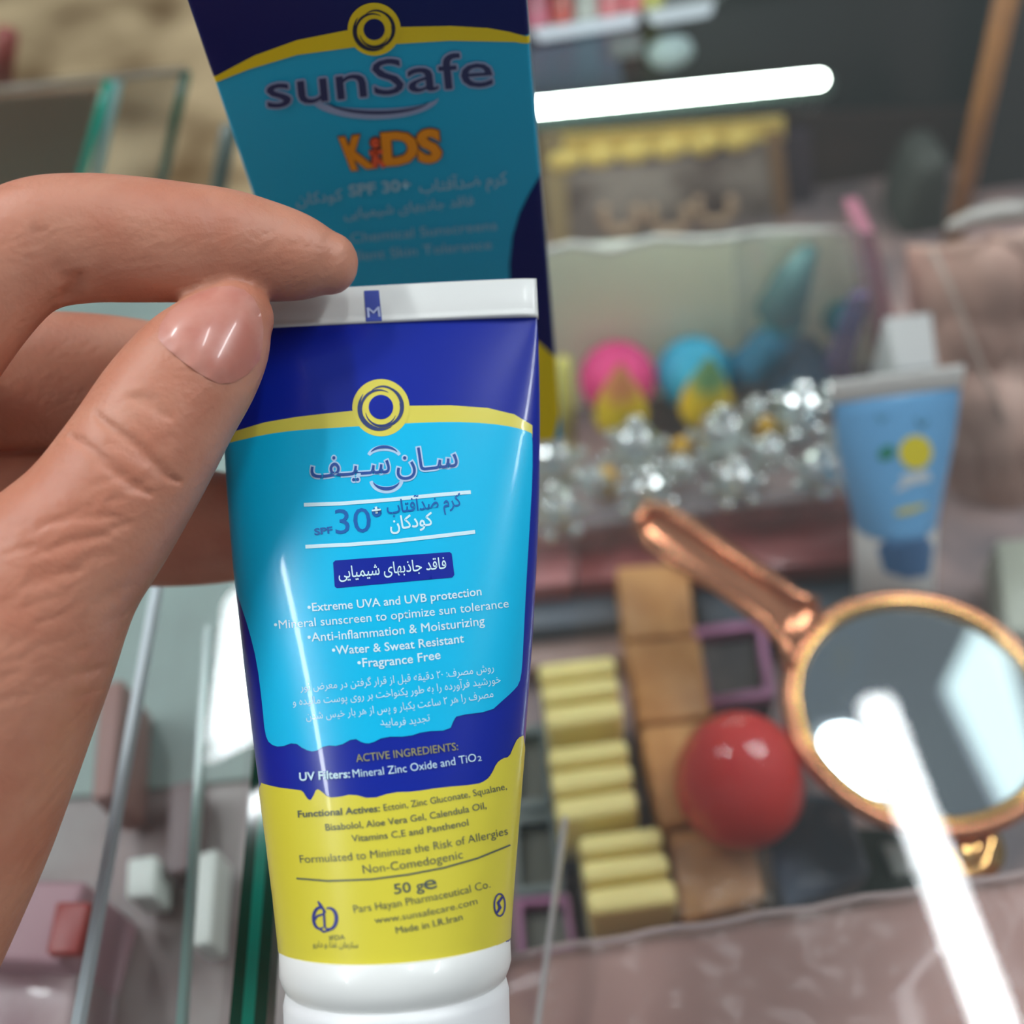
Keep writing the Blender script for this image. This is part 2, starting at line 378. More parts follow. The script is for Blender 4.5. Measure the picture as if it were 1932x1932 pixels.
# glass box in the upper left, on the far counter
M_boxglass = film('showcase_glass', (120, 110, 95), .16, .03)
gb = thing('glass_display_box', onz(200, 420, 0), 'empty looking glass box with green edges behind the index finger', 'display box')
YB = .34
prism('front_pane', [ony(-150, 182, YB), ony(352, 134, YB), ony(296, 380, YB), ony(-150, 420, YB)], Vector((0, .004, 0)), M_boxglass, gb)
def bar(a, b, r, m, name, parent): return sweep(name, [a, b], r, m, parent, 8)
bar(ony(208, 150, YB-.002), ony(140, 380, YB-.002), .0017, M_edge, 'green_edge', gb)
bar(ony(222, 150, YB-.002), ony(172, 380, YB-.002), .0018, M_edgep, 'pale_edge', gb)
bar(ony(352, 136, YB-.002), ony(296, 380, YB-.002), .0016, M_edged, 'corner_edge', gb)
bar(ony(-150, 182, YB-.002), ony(350, 134, YB-.002), .0009, mat('dull_edge', (128, 118, 102), .3), 'top_edge', gb)
bar(ony(434, 240, YB-.02), ony(404, 400, YB-.02), .0028, mat('grey_edge', (98, 108, 100), .3), 'rear_edge', gb)
o = prism('box', [ony(-180, 190, YB+.03), ony(188, 168, YB+.03), ony(130, 420, YB+.03), ony(-180, 440, YB+.03)], Vector((0, .004, 0)), mat('taupe_card', (128, 98, 74), .7), r=.002)
tag(o, 'dull brown carton inside the glass box at the upper left', 'carton')
o = sweep('bottle', [ony(4, 150, .42), ony(14, 60, .42)], .004, mat('dull_red', (140, 70, 62), .5)); tag(o, 'dull red stub at the far left edge above the glass box', 'bottle')

# right case: floor, rear wall
SHZ = -.14
o = obj('floor_case', [(-.05, -.1, SHZ), (.6, -.1, SHZ), (.6, .46, SHZ), (-.05, .46, SHZ)], [[0, 1, 2, 3]], M_case)
o.name = 'case_floor'; tag(o, 'mottled mauve grey case floor under the sponges', 'shelf')
o = vslab('rear_panel', [(960, -260), (2500, -420), (2500, 262), (960, 232)], .450, .01, M_dark); tag(o, 'black glossy rear panel behind the lit tube', 'panel')
o = vslab('rear_panel', [(960, 236), (2300, 190), (2300, 700), (960, 760)], .446, .003, M_brown); tag(o, 'dark brown rear panel below the lit tube', 'panel')
o = vslab('rear_panel', [(955, 105), (1160, 70), (1180, 170), (990, 195)], .442, .003, mat('slate_panel', (66, 84, 104), .3)); tag(o, 'slate blue patch of panel left of the lit tube', 'panel')

# lit tube and shelf light
lt = thing('tube_light', ony(1290, 180, .424), 'glowing white LED tube lying across the dark rear panel', 'lamp')
capsule('tube_glow', ony(975, 207, .372), ony(1545, 150, .372), .0029, emis('led_glow', (238, 255, 244), 26), lt)
capsule('tube_holder', ony(975, 222, .396), ony(1548, 160, .396), .0056, mat('holder', (58, 78, 72), .4), lt)
lt = thing('shelf_light', ony(1180, 45, .424), 'cool white strip light under the upper shelf of lipsticks', 'lamp')
prism('light_bar', [ony(1005, 62, .424), ony(1205, 34, .424), ony(1208, 54, .424), ony(1012, 84, .424)], Vector((0, .01, 0)), emis('shelf_glow', (205, 222, 232), 1.0), lt, .003)
prism('light_bar', [ony(1222, 26, .424), ony(1352, 4, .424), ony(1346, 34, .424), ony(1228, 54, .424)], Vector((0, .01, 0)), emis('shelf_glow2', (215, 232, 240), .8), lt, .003)
prism('shelf_edge', [ony(980, 52, .422), ony(1360, -6, .422), ony(1360, -1, .422), ony(980, 60, .422)], Vector((0, .01, 0)), mat('shelf_edge', (96, 100, 100), .4), lt)
lathe('round_cap', ony(1262, 92, .436), [(.001, 0), (.010, .001), (.010, .004), (.001, .005)], mat('grey_cap', (150, 166, 170), .5), lt, 28, Vector((0, -1, 0)), ys=.7)
prism('square_cap', [ony(1150, 84, .436), ony(1215, 76, .436), ony(1218, 108, .436), ony(1155, 116, .436)], Vector((0, .01, 0)), mat('grey_plate', (92, 104, 106), .5), lt, .002)
for k, (x, c, nm) in enumerate(((1012, (222, 96, 136), 'pink'), (1058, (206, 48, 40), 'bright red'), (1104, (196, 196, 196), 'silver white'), (1148, (232, 112, 128), 'coral pink'), (1190, (226, 92, 108), 'rose red'), (1228, (196, 190, 84), 'olive yellow'))):
    b0 = onz(x, 38-k*7, .0005); t = thing('lipstick', b0, nm+' lipstick standing on the upper rear shelf', 'lipstick', 'lipsticks on the upper rear shelf')
    lathe('tube_body', b0, [(.0050, 0), (.0050, .020), (.004, .021)], mat('lip_%s' % nm, tuple(v*.62 for v in c), .5), t, 20)
    lathe('collar', b0+Vector((0, 0, .021)), [(.0042, 0), (.0042, .005), (.003, .0055)], mat('lip_collar', (170, 160, 150), .25, metal=1), t, 20)

# gold-scalloped picture card
M_gold_card = mat('gold_card', (250, 220, 120), .35, coat=.3)
pc = thing('picture_card', ony(1260, 440, .426), 'picture card with gold scalloped border standing at the back', 'card')
vslab('print', [(1020, 296), (1452, 258), (1484, 520), (1040, 560)], .430, .003, mat('card_print', (168, 156, 150), .5, rgb2=(92, 72, 68), noise_scale=34), pc)
M_scal = M_gold_card
for k in range(6):
    x = 1065+k*66; y = 300-k*8.0
    lathe('scallop', ony(x, y, .426), [(.001, 0), (.0078, .0005), (.0078, .0015), (.001, .002)], M_scal, pc, 24, Vector((0, -1, 0)), ys=.75)
vslab('gold_border', [(1020, 262), (1480, 226), (1480, 262), (1020, 298)], .428, .003, M_scal, pc)
vslab('side_border', [(1022, 262), (1062, 262), (1080, 520), (1040, 520)], .426, .003, mat('tan_border', (168, 146, 106), .5), pc)
vslab('side_border', [(1448, 252), (1474, 250), (1496, 460), (1470, 460)], .426, .003, mat('tan_border2', (140, 106, 76), .5), pc)
for k, (x, y) in enumerate(((1170, 405), (1262, 405), (1348, 388))):
    t = sweep('ring_print', [ony(x+34*math.cos(math.radians(a)), y+30*math.sin(math.radians(a)), .422) for a in range(-30, 211, 20)], .0022, mat('ring_tan', (186, 156, 130), .5), pc, 10)
o = vslab('panel', [(1470, 255), (1530, 250), (1540, 430), (1490, 435)], .436, .004, mat('plum_panel', (70, 52, 66), .5)); tag(o, 'narrow plum coloured strip beside the gold bordered card', 'panel')

# wooden pole, grey drape, knob
o = sweep('wooden_pole', [ony(1912, -60, .385), ony(1794, 470, .385)], .0044, mat('orange_wood', (176, 118, 58), .5, rgb2=(150, 96, 46), noise_scale=30)); tag(o, 'slim orange brown wooden pole leaning at the upper right', 'pole')
o = vslab('panel', [(1900, -80), (2200, -80), (2200, 620), (1800, 620)], .425, .01, mat('charcoal', (66, 66, 66), .6, rgb2=(46, 46, 48), noise_scale=9)); tag(o, 'charcoal grey panel right of the wooden pole', 'panel')
o = prism('cloth_bag', [ony(1740, 318, .40), ony(1800, 300, .40), ony(1790, 520, .40), ony(1690, 520, .40), ony(1700, 410, .40)], Vector((0, .03, 0)), mat('olive_grey', (66, 68, 62), .7), r=.006); tag(o, 'dark olive grey bag standing left of the wooden pole', 'bag')
o = lathe('metal_knob', ony(1748, 304, .62), [(.0005, -.004), (.0027, -.0033), (.0042, 0), (.0027, .0033), (.0005, .004)], mat('chrome', (225, 225, 228), .12, metal=1), None, 24, Vector((0, -1, .6))); tag(o, 'small round chrome knob beside the wooden pole', 'knob')

# ---------------------------------------------------------------- clear package with round sponges
YP = .300
pk = thing('clear_package', ony(1300, 830, YP), 'large clear plastic package with grey beige backing behind the crystal balls', 'package')
M_back = mat('backing_card', (246, 240, 222), .6, rgb2=(222, 230, 222), noise_scale=5)
nt = M_back.node_tree; tl_ = nt.nodes.new('ShaderNodeBsdfTranslucent'); tl_.inputs[0].default_value = (.85, .84, .74, 1); mx_ = nt.nodes.new('ShaderNodeMixShader'); mx_.inputs[0].default_value = .45
nt.links.new(nt.nodes['Principled BSDF'].outputs[0], mx_.inputs[1]); nt.links.new(tl_.outputs[0], mx_.inputs[2]); nt.links.new(mx_.outputs[0], nt.nodes['Material Output'].inputs[0])
prism('backing_card', [ony(1000, 474, YP+.022), ony(1200, 458, YP+.022), ony(1420, 447, YP+.022), ony(1630, 440, YP+.022), ony(1688, 720, YP+.022), ony(1690, 900, YP+.022), ony(1000, 930, YP+.022)], Vector((0, .002, 0)), M_back, pk)
sweep('top_seam', [ony(x, y, YP+.018) for x, y in ((1000, 482), (1080, 462), (1150, 474), (1240, 450), (1330, 455), (1440, 440), (1560, 436), (1625, 440))], .0016, mat('seam', (206, 206, 196), .3), pk, 8)
M_wr = film('wrinkled_film', (150, 165, 180), .22, .12, bump=.9, bump_scale=45)
V = []; Fc = []; nx, ny = 24, 18
for j in range(ny+1):
    for i in range(nx+1):
        u, v = i/nx, j/ny; x = 1390+u*(255+50*v); y = 452+v*340-u*10
        p = ony(x, y, YP-.004); p.y += .012*noise.noise(Vector((u*4, v*3, 3))); V.append(p)
for j in range(ny):
    for i in range(nx): k = j*(nx+1)+i; Fc.append([k, k+1, k+nx+2, k+nx+1])
obj('wrinkled_front', V, Fc, M_wr, pk, True)
prism('pink_side', [ony(1622, 440, YP), ony(1650, 438, YP), ony(1712, 715, YP), ony(1668, 720, YP), ony(1640, 560, YP)], Vector((0, .02, 0)), film('pink_film', (214, 138, 158), .62, .2), pk)
prism('violet_crease', [ony(1560, 700, YP-.01), ony(1612, 560, YP-.01), ony(1640, 560, YP-.01), ony(1600, 720, YP-.01)], Vector((0, .004, 0)), film('violet_film', (150, 130, 180), .5, .15), pk)
def ball(name, x, y, Y, rx, ry, m, label, cat, grp=None, dimple=.0):
    c = ony(x, y, Y); s = (c-CAM).dot(FW)/F_PX; prof = []
    for k in range(25):
        t = math.pi*k/24; r = math.sin(t)*rx*s; h = -math.cos(t)*ry*s
        if h > 0: h -= dimple*math.exp(-(r/(rx*s*.3))**2)*s
        prof.append((max(r, 1e-4), h))
    return tag(lathe(name, c, prof, m, None, 36, Vector((0, -.5, .85))), label, cat, grp)
M_pink = mat('pink_sponge', (232, 66, 136), .6, sss=.1); M_cyan = mat('cyan_sponge', (56, 178, 214), .6, sss=.1)
ball('round_sponge', 1165, 715, YP+.005, 72, 66, M_pink, 'hot pink round makeup sponge inside the clear package', 'sponge', None, 9)
ball('round_sponge', 1308, 704, YP+.005, 70, 66, M_cyan, 'sky blue round makeup sponge next to the hot pink one', 'sponge', None, 9)
o = ball('round_sponge', 1478, 600, YP+.014, 40, 44, mat('aqua_sponge', (60, 186, 196), .6), 'aqua round sponge higher up behind the wrinkled film', 'sponge')
o = ball('round_sponge', 1590, 602, YP+.014, 36, 36, mat('teal_sponge', (50, 160, 172), .6), 'small teal round sponge at the right of the wrinkled film', 'sponge')
o = sweep('sponge_ribbon', [ony(x, y, YP+.010) for x, y in ((1370, 705), (1420, 690), (1452, 650), (1480, 630))], [.007, .009, .008, .006], mat('ribbon_blue', (40, 150, 190), .5)); tag(o, 'blue strap rising to the right from the sky blue sponge', 'strap')
o = sweep('sponge_ribbon', [ony(x, y, YP+.012) for x, y in ((1470, 590), (1500, 520), (1530, 470))], [.010, .007, .003], mat('ribbon_teal', (110, 160, 156), .5)); tag(o, 'pale teal strap behind the film reaching the package top', 'strap')
o = ball('round_sponge', 1500, 700, YP+.010, 70, 44, mat('steel_sponge', (96, 130, 156), .6), 'dull blue grey wide sponge low behind the wrinkled film', 'sponge')
o = slab('box', [(1668, 598), (1758, 588), (1770, 690), (1690, 700)], -.06, .03, mat('white_box', (186, 186, 184), .5), r=.001); tag(o, 'white box between the clear package and the brown wrapped bundle', 'box')
o = sweep('marker', [ony(1062, 682, YP-.012), ony(1074, 860, YP-.012)], .0032, mat('pale_yellow', (206, 198, 104), .5)); tag(o, 'thin pale yellow stick right beside the tall carton', 'stick')

# teardrop sponges, yellow with tinted tips
def grad_mat(name, c0, c1, z0, z1):
    m = mat(name, c0, .45, sss=.05); nt = m.node_tree; b = nt.nodes['Principled BSDF']
    g = nt.nodes.new('ShaderNodeNewGeometry'); s = nt.nodes.new('ShaderNodeSeparateXYZ'); mr = nt.nodes.new('ShaderNodeMapRange')
    mr.inputs[1].default_value = z0; mr.inputs[2].default_value = z1; r = nt.nodes.new('ShaderNodeValToRGB')
    r.color_ramp.elements[0].color = srgb(c0)+(1,); r.color_ramp.elements[1].color = srgb(c1)+(1,)
    nt.links.new(g.outputs['Position'], s.inputs[0]); nt.links.new(s.outputs['Z'], mr.inputs[0]); nt.links.new(mr.outputs[0], r.inputs[0]); nt.links.new(r.outputs[0], b.inputs['Base Color']); return m
for x, y, c1, nm in ((1176, 800, (216, 138, 84), 'orange'), (1334, 786, (104, 150, 96), 'green')):
    bs = ony(x-4, y+8, YP-.016); s = (bs-CAM).dot(FW)/F_PX; H = 175*s
    prof = [(1e-4, 0)]+[(50*s*(math.sin(math.pi/2*min(1, t/.22))**.6 if t < .22 else (1-((t-.22)/.78)**1.5)), t*H) for t in [k/24 for k in range(1, 24)]]+[(1e-4, H)]
    o = lathe('teardrop_sponge', bs, prof, grad_mat('yellow_%s' % nm, (232, 200, 24), c1, bs.z+H*.50, bs.z+H*.70), None, 32)
    tag(o, 'yellow teardrop sponge with %s tinted tip among the crystal balls' % nm, 'sponge')

# ---------------------------------------------------------------- crystal balls on a clear tray
M_cry = bpy.data.materials.new('crystal'); M_cry.use_nodes = True; nt = M_cry.node_tree; nt.nodes.clear()
_o = nt.nodes.new('ShaderNodeOutputMaterial'); _t = nt.nodes.new('ShaderNodeBsdfTransparent'); _t.inputs[0].default_value = (.86, .9, .88, 1)
_g = nt.nodes.new('ShaderNodeBsdfAnisotropic'); _g.inputs['Roughness'].default_value = .22; _g.inputs[0].default_value = (.95, 1, .98, 1)
_m = nt.nodes.new('ShaderNodeMixShader'); _m.inputs[0].default_value = .72
nt.links.new(_t.outputs[0], _m.inputs[1]); nt.links.new(_g.outputs[0], _m.inputs[2]); nt.links.new(_m.outputs[0], _o.inputs[0])
M_clear = film('clear_plastic', (200, 205, 205), .10, .06)
CZ = -.088
tr = thing('crystal_tray', onz(1290, 960, -.10), 'clear plastic tray holding two rows of crystal balls', 'tray')
slab('tray_base', [(975, 880), (1610, 800), (1640, 925), (975, 1010)], -.107, .003, M_clear, tr)
slab('tray_lip', [(975, 992), (1640, 908), (1642, 925), (975, 1010)], -.092, .018, film('lip', (160, 150, 150), .35, .1), tr)
def crystal(x, y, rp, label):
    c = onz(x, y, CZ); s = (c-CAM).dot(FW)/F_PX; r = rp*s
    t = thing('crystal_ball', c-Vector((0, 0, r)), label, 'crystal ball', 'crystal balls in the clear tray')
    rot = random.uniform(0, 1)
    def gem(nm, cc, r, par):
        V = []; Fc = []; seg = 10
        for rr, h in ((.35, -.95), (.8, -.6), (1, -.05), (.92, .35), (.6, .75), (.28, .9)):
            for k in range(seg): a = 2*math.pi*(k+rot+(.5 if h in (-.6, .35, .9) else 0))/seg; V.append(cc+Vector((rr*r*math.cos(a), rr*r*math.sin(a), h*r)))
        for i in range(5):
            for k in range(seg):
                l = (k+1) % seg; A, B, C_, D = i*seg+k, i*seg+l, (i+1)*seg+l, (i+1)*seg+k
                Fc += [[A, B, D], [B, C_, D]] if i % 2 else [[A, B, C_], [A, C_, D]]
        Fc += [list(range(seg-1, -1, -1)), [5*seg+k for k in range(seg)]]
        return recalc(obj(nm, V, Fc, M_cry, par))
    gem('faceted_ball', c, r*.8, t)
    gem('crown', c+Vector((0, 0, r*.95)), r*.34, t)
    lathe('stem', c-Vector((0, 0, r*1.25)), [(r*.62, 0), (r*.62, r*.25), (r*.42, r*.5)], M_cry, t, 16, smooth=False)
    for k in range(6):
        a = 2*math.pi*(k+rot)/6; gem('bead', c+Vector((math.cos(a)*r*.98, math.sin(a)*r*.98, -r*.3)), r*.24, t)
CR = [(1045, 865, 56, 'crystal ball nearest the carton in the back row'), (1198, 838, 58, 'crystal ball in front of the orange tipped sponge'), (1362, 818, 58, 'crystal ball in front of the green tipped sponge'),
      (1508, 770, 56, 'largest bright crystal ball at the right of the back row'), (1590, 820, 34, 'small crystal ball touching the light blue tube'), (1450, 850, 36, 'small crystal ball between the two rows towards the right'),
      (1052, 962, 52, 'front row crystal ball nearest the carton'), (1218, 925, 52, 'front row crystal ball behind the end of the mirror handle'), (1386, 905, 50, 'front row crystal ball right of the mirror handle end'), (1545, 885, 50, 'front row crystal ball beside the light blue tube'),
      (1120, 905, 30, 'small crystal ball low between the two leftmost ones'), (1285, 880, 30, 'small crystal ball at the middle of the tray'), (1425, 770, 26, 'small crystal ball in front of the dull blue sponge'), (1570, 740, 24, 'tiny crystal ball highest at the right')]
for q in CR: crystal(*q)
M_amber = mat('amber_bottle', (208, 160, 40), .3)
for x, y, nm in ((1146, 905, 'left'), (1284, 850, 'middle'), (1440, 810, 'right')):
    b0 = onz(x, y+30, -.104); t = lathe('amber_vial', b0, [(.003, 0), (.0038, .002), (.0038, .012), (.002, .015)], M_amber, None, 20); tag(t, {'left': 'golden yellow vial low between the leftmost crystal balls', 'middle': 'golden yellow vial between the middle crystal balls', 'right': 'golden yellow vial behind the right crystal balls'}[nm], 'vial')

# ---------------------------------------------------------------- boxes in the case
M_red = mat('red_carton', (148, 70, 66), .4, coat=.2, rgb2=(112, 52, 50), noise_scale=16)
o = slab('carton', [(970, 1012), (1080, 1000), (1082, 1100), (970, 1112)], -.108, .030, mat('pink_carton', (176, 116, 114), .4, coat=.2), r=.001); tag(o, 'dusty pink carton end beside the tube below the crystals', 'carton')
o = slab('carton', [(1086, 1000), (1660, 925), (1690, 1055), (1088, 1098)], -.108, .030, M_red, r=.001); tag(o, 'long dull red carton in front of the crystal tray', 'carton')
o = slab('palette', [(970, 1118), (1160, 1102), (1180, 1170), (970, 1190)], -.118, .020, mat('slate_card', (86, 92, 100), .4, coat=.2), r=.001); tag(o, 'slate grey case left of the tan boxes', 'case')
o = slab('palette', [(1306, 1098), (1700, 1060), (1720, 1175), (1320, 1180)], -.118, .020, mat('slate_card2', (70, 78, 88), .3, coat=.4, rgb2=(52, 56, 64), noise_scale=30), r=.001); tag(o, 'dark slate case under the mirror handle', 'case')
o = slab('carton', [(970, 1196), (1176, 1180), (1180, 1240), (970, 1262)], -.128, .010, mat('beige_card', (164, 138, 130), .5), r=.001); tag(o, 'flat beige pink card behind the pale yellow blocks', 'card')
# window palettes with pink frames
def palette(quad, label, frame, inner, z=-.118):
    c = [onz(x, y, z) for x, y in quad]; ctr = sum(c, Vector())/4
    t = thing('eyeshadow_palette', ctr-Vector((0, 0, .02)), label, 'palette', None)
    prism('tray', [Vector((p.x, p.y, z-.006)) for p in c], Vector((0, 0, -.012)), inner, t)
    for i in range(4):
        a, b = c[i], c[(i+1) % 4]; ia = a+(ctr-a)*.2; ib = b+(ctr-b)*.2
        prism('frame_rail', [a, b, ib, ia], Vector((0, 0, -.012)), frame, t)
M_pf = mat('orchid_frame', (172, 112, 150), .4); M_pin = mat('palette_inner', (92, 84, 76), .5, rgb2=(52, 46, 46), noise_scale=40)
M_gf = mat('grey_green_frame', (112, 122, 120), .4); M_gin = mat('olive_inner', (96, 96, 82), .5)
palette([(1300, 1186), (1440, 1168), (1462, 1312), (1330, 1332)], 'orchid pink framed window palette right of the tan boxes', M_pf, M_pin)
palette([(962, 1372), (1026, 1366), (1040, 1520), (966, 1530)], 'grey green framed palette left of the middle yellow blocks', M_gf, M_gin)
palette([(966, 1538), (1046, 1530), (1062, 1680), (972, 1690)], 'grey green framed palette left of the front yellow blocks', M_gf, M_gin)
palette([(972, 1696), (1072, 1688), (1088, 1800), (980, 1810)], 'orchid framed palette at the corner by the mauve sheet', M_pf, M_gin)
o = slab('packet', [(1470, 1480), (1600, 1500), (1650, 1650), (1480, 1720), (1440, 1600)], -.100, .036, mat('slate_packet', (78, 88, 108), .25, coat=.6, rgb2=(128, 146, 160), noise_scale=34, bump=.6, bump_scale=80), r=.003); tag(o, 'slate blue foil packet between the red egg sponge and mirror', 'packet')
o = slab('box', [(1600, 1560), (1760, 1560), (1780, 1700), (1640, 1700)], -.115, .020, mat('dark_green', (50, 60, 56), .4), r=.001); tag(o, 'dark green grey box under the lower mirror rim', 'box')
o = slab('box', [(1665, 1590), (1720, 1596), (1728, 1640), (1690, 1650)], -.112, .003, mat('pale_patch', (196, 210, 206), .4)); tag(o, 'small pale tag on the dark green box', 'tag')

# tan boxes
M_tan = mat('tan_card', (212, 156, 94), .45, rgb2=(190, 130, 68), noise_scale=50)
for q, lab in (([(1162, 1068), (1298, 1060), (1312, 1196), (1180, 1206)], 'tan box farthest back, next to the mirror handle'),
               ([(1182, 1212), (1320, 1200), (1344, 1350), (1204, 1364)], 'tan box behind the red egg sponge'),
               ([(1206, 1370), (1350, 1356), (1400, 1530), (1246, 1560)], 'tan box half hidden under the red egg sponge'),
               ([(1262, 1570), (1420, 1556), (1444, 1690), (1290, 1740)], 'tan box wrapped in clear film nearest the mauve sheet')):
    slab_o = slab('tan_box', q, -.100, .036, M_tan, None, .0015); tag(slab_o, lab, 'box', 'row of tan boxes')
V = []; Fc = []
for j in range(17):
    for i in range(17):
        u, v = i/16, j/16; p = onz(1268+u*185+v*8, 1590-u*18+v*140, -.094); p.z += .004*noise.noise(Vector((u*5, v*5, 1)))
        V.append(p)
for j in range(16):
    for i in range(16): k = j*17+i; Fc.append([k, k+1, k+18, k+17])
o = obj('film_wrap', V, Fc, film('crumpled_film', (210, 190, 170), .18, .1, bump=1, bump_scale=120), None, True); tag(o, 'crumpled clear film over the nearest tan box', 'film')

# pale yellow rounded blocks: three sets of three
M_yel = mat('pale_yellow_block', (246, 230, 150), .5, sss=.1)
M_slot = film('clear_slot', (190, 200, 205), .22, .08)
YB_ = [[(1012, 1252), (1158, 1234), (1164, 1264), (1018, 1284)], [(1018, 1292), (1164, 1273), (1170, 1304), (1023, 1325)], [(1023, 1334), (1171, 1315), (1177, 1352), (1030, 1374)],
       [(1030, 1412), (1181, 1392), (1188, 1424), (1036, 1446)], [(1036, 1456), (1190, 1436), (1196, 1472), (1042, 1498)], [(1042, 1508), (1199, 1485), (1207, 1527), (1052, 1552)],
       [(1088, 1577), (1246, 1556), (1253, 1592), (1093, 1614)], [(1094, 1624), (1256, 1604), (1266, 1642), (1100, 1667)], [(1101, 1678), (1270, 1654), (1281, 1702), (1111, 1727)]]
for k, q in enumerate(YB_):
    c = [onz(x, y, -.088) for x, y in q]; ctr = sum(c, Vector())/4
    lab = 'pale yellow rounded block, %s of the %s set of three' % (('back one', 'middle one', 'front one')[k % 3], ('farthest', 'middle', 'nearest')[k//3])
    t = thing('yellow_block', ctr-Vector((0, 0, .05)), lab, 'block', 'pale yellow rounded blocks')
    prism('block_body', c, Vector((0, 0, -.034)), M_yel, t, .0022, 4)
    e = [p+(p-ctr)*.06 for p in c]; prism('clear_holder', [Vector((p.x, p.y, -.110)) for p in e], Vector((0, 0, -.028)), M_slot, t, .001, 2)

# red egg sponge
c = onz(1396, 1470, -.082); s = (c-CAM).dot(FW)/F_PX
prof = []
for k in range(33):
    t = math.pi*k/32; r = math.sin(t)*121*s*(1-.07*math.cos(t)*-1); prof.append((max(r, 1e-4), -math.cos(t)*(132*s if t > math.pi/2 else 128*s)))
es = thing('egg_sponge', c-Vector((0, 0, .018)), 'glossy wrapped red egg shaped makeup sponge beside the hand mirror', 'sponge')
lathe('sponge_body', c, prof, mat('red_sponge', (216, 40, 34), .55, sss=.1), es, 48, Vector((.1, .45, .9)))
prof2 = [(r*1.03, h*1.03) for r, h in prof]; lathe('clear_shell', c, prof2, film('shell_film', (200, 120, 120), .06, .04, bump=.5, bump_scale=90), es, 48, Vector((.1, .45, .9)))

# ---------------------------------------------------------------- hand mirror
M_rose = mat('rose_gold', (214, 146, 110), .22, metal=1); M_gold = mat('warm_gold', (232, 184, 118), .16, metal=1)
MN = Vector((.012, -.004, 1)).normalized(); MC = onz(1735, 1330, -.072)
def om(x, y, lift=0): return onpl(x, y, MC+MN*lift, MN)
hm = thing('hand_mirror', MC, 'round rose gold hand mirror lying glass up beside the red sponge', 'mirror')
cen = om(1735, 1334); rm = ((om(1480, 1330)-om(1992, 1338)).length)/2; mx, my = frame_of(MN, Vector((1, 0, 0)))
ringp = lambda r, l: [cen+MN*l+mx*(r*math.cos(a))+my*(r*math.sin(a)) for a in [2*math.pi*k/96 for k in range(96)]]
sweep('outer_rim', ringp(rm*.975, 0), .0022, M_rose, hm, 14, closed=True, hint=MN)
sweep('inner_rim', ringp(rm*.915, .0012), .0017, M_gold, hm, 14, closed=True, hint=MN)
lathe('back_plate', cen-MN*.004, [(rm*.2, 0), (rm*.95, .001), (rm*.97, .003)], M_rose, hm, 64, MN)
lathe('mirror_glass', cen-MN*.0008, [(1e-4, 0), (rm*.90, 0), (rm*.90, .0012), (1e-4, .0012)], mat('silvered_glass', (186, 198, 204), .015, metal=1), hm, 96, MN, smooth=False)
hp = [(1212, 978), (1240, 990), (1300, 1030), (1370, 1080), (1440, 1130), (1490, 1172), (1530, 1200)]
hr = [.0045, .0066, .0074, .0078, .0078, .0084, .0105]
sweep('handle', [om(x, y, .0) for x, y in hp], hr, M_rose, hm, 24, ratio=.30, hint=MN)
up = [(1206, 1000), (1204, 975), (1222, 958), (1250, 962), (1310, 998), (1380, 1045), (1450, 1092), (1500, 1128), (1545, 1140)]
sweep('handle_upper_rail', [om(x, y, .002) for x, y in up], [.0018, .002, .0021, .0022, .0026, .003, .003, .0028, .002], M_rose, hm, 14, hint=MN)
lo = [(1206, 1000), (1226, 1030), (1270, 1062), (1330, 1092), (1400, 1132), (1450, 1170), (1482, 1215), (1490, 1262)]
sweep('handle_lower_rail', [om(x, y, .002) for x, y in lo], [.0018, .0018, .0019, .002, .002, .0021, .0021, .0018], M_rose, hm, 14, hint=MN)
sweep('hanging_loop', [om(x, y, -.004) for x, y in ((1780, 1560), (1790, 1620), (1815, 1652), (1850, 1640), (1868, 1590), (1850, 1556))], .0022, M_gold, hm, 12, hint=MN)
lathe('loop_plate', om(1822, 1600, -.006), [(.001, 0), (.0095, .0005), (.0095, .002), (.001, .0025)], M_gold, hm, 24, MN)

def via_mirror(x, y):
    p = om(x, y); d = (p-CAM).normalized(); d = d-MN*(2*d.dot(MN)); return p+d*((LAMP_Z-.1-p.z)/d.z)
cp = [via_mirror(x, y) for x, y in ((1842, 1178), (1900, 1230), (1960, 1450), (1905, 1525), (1788, 1290))]
ctr = sum(cp, Vector())/5
lp = thing('ceiling_panel', ctr, 'white angled ceiling light panel mirrored at the right of the hand mirror', 'ceiling light')
prism('panel_glow', cp, Vector((0, 0, .01)), emis('panel_white', (225, 240, 238), 2.4), lp); prism('panel_back', [ctr+(p-ctr)*1.04+Vector((0, 0, .012)) for p in cp], Vector((0, 0, .02)), M_house, lp)

# ---------------------------------------------------------------- squeeze tubes
def tube_shell(name, bot, top, xh, R, W, m, parent=None, ns=90, nseg=160, pw=.78, closed=True):
    ax = (top-bot); L = ax.length; ax.normalize(); x, _ = frame_of(ax, xh); y = ax.cross(x); V = []; Fc = []
    for i in range(ns+1):
        t = i/ns; a = R+(W/2-R)*math.sin(t*math.pi/2)**1.15; b = R*(1-t)**pw*(1-.10*t)+.0006*t
        for k in range(nseg):
            q = 2*math.pi*k/nseg; V.append(bot+ax*(L*t)+x*(a*math.cos(q))+y*(b*math.sin(q)))
    for i in range(ns):
        for k in range(nseg): l = (k+1) % nseg; Fc.append([i*nseg+k, i*nseg+l, (i+1)*nseg+l, (i+1)*nseg+k])
    Fc += [list(range(nseg-1, -1, -1)), [ns*nseg+k for k in range(nseg)]]
    return recalc(obj(name, V, Fc, m, parent, True)), ax, x, y, L

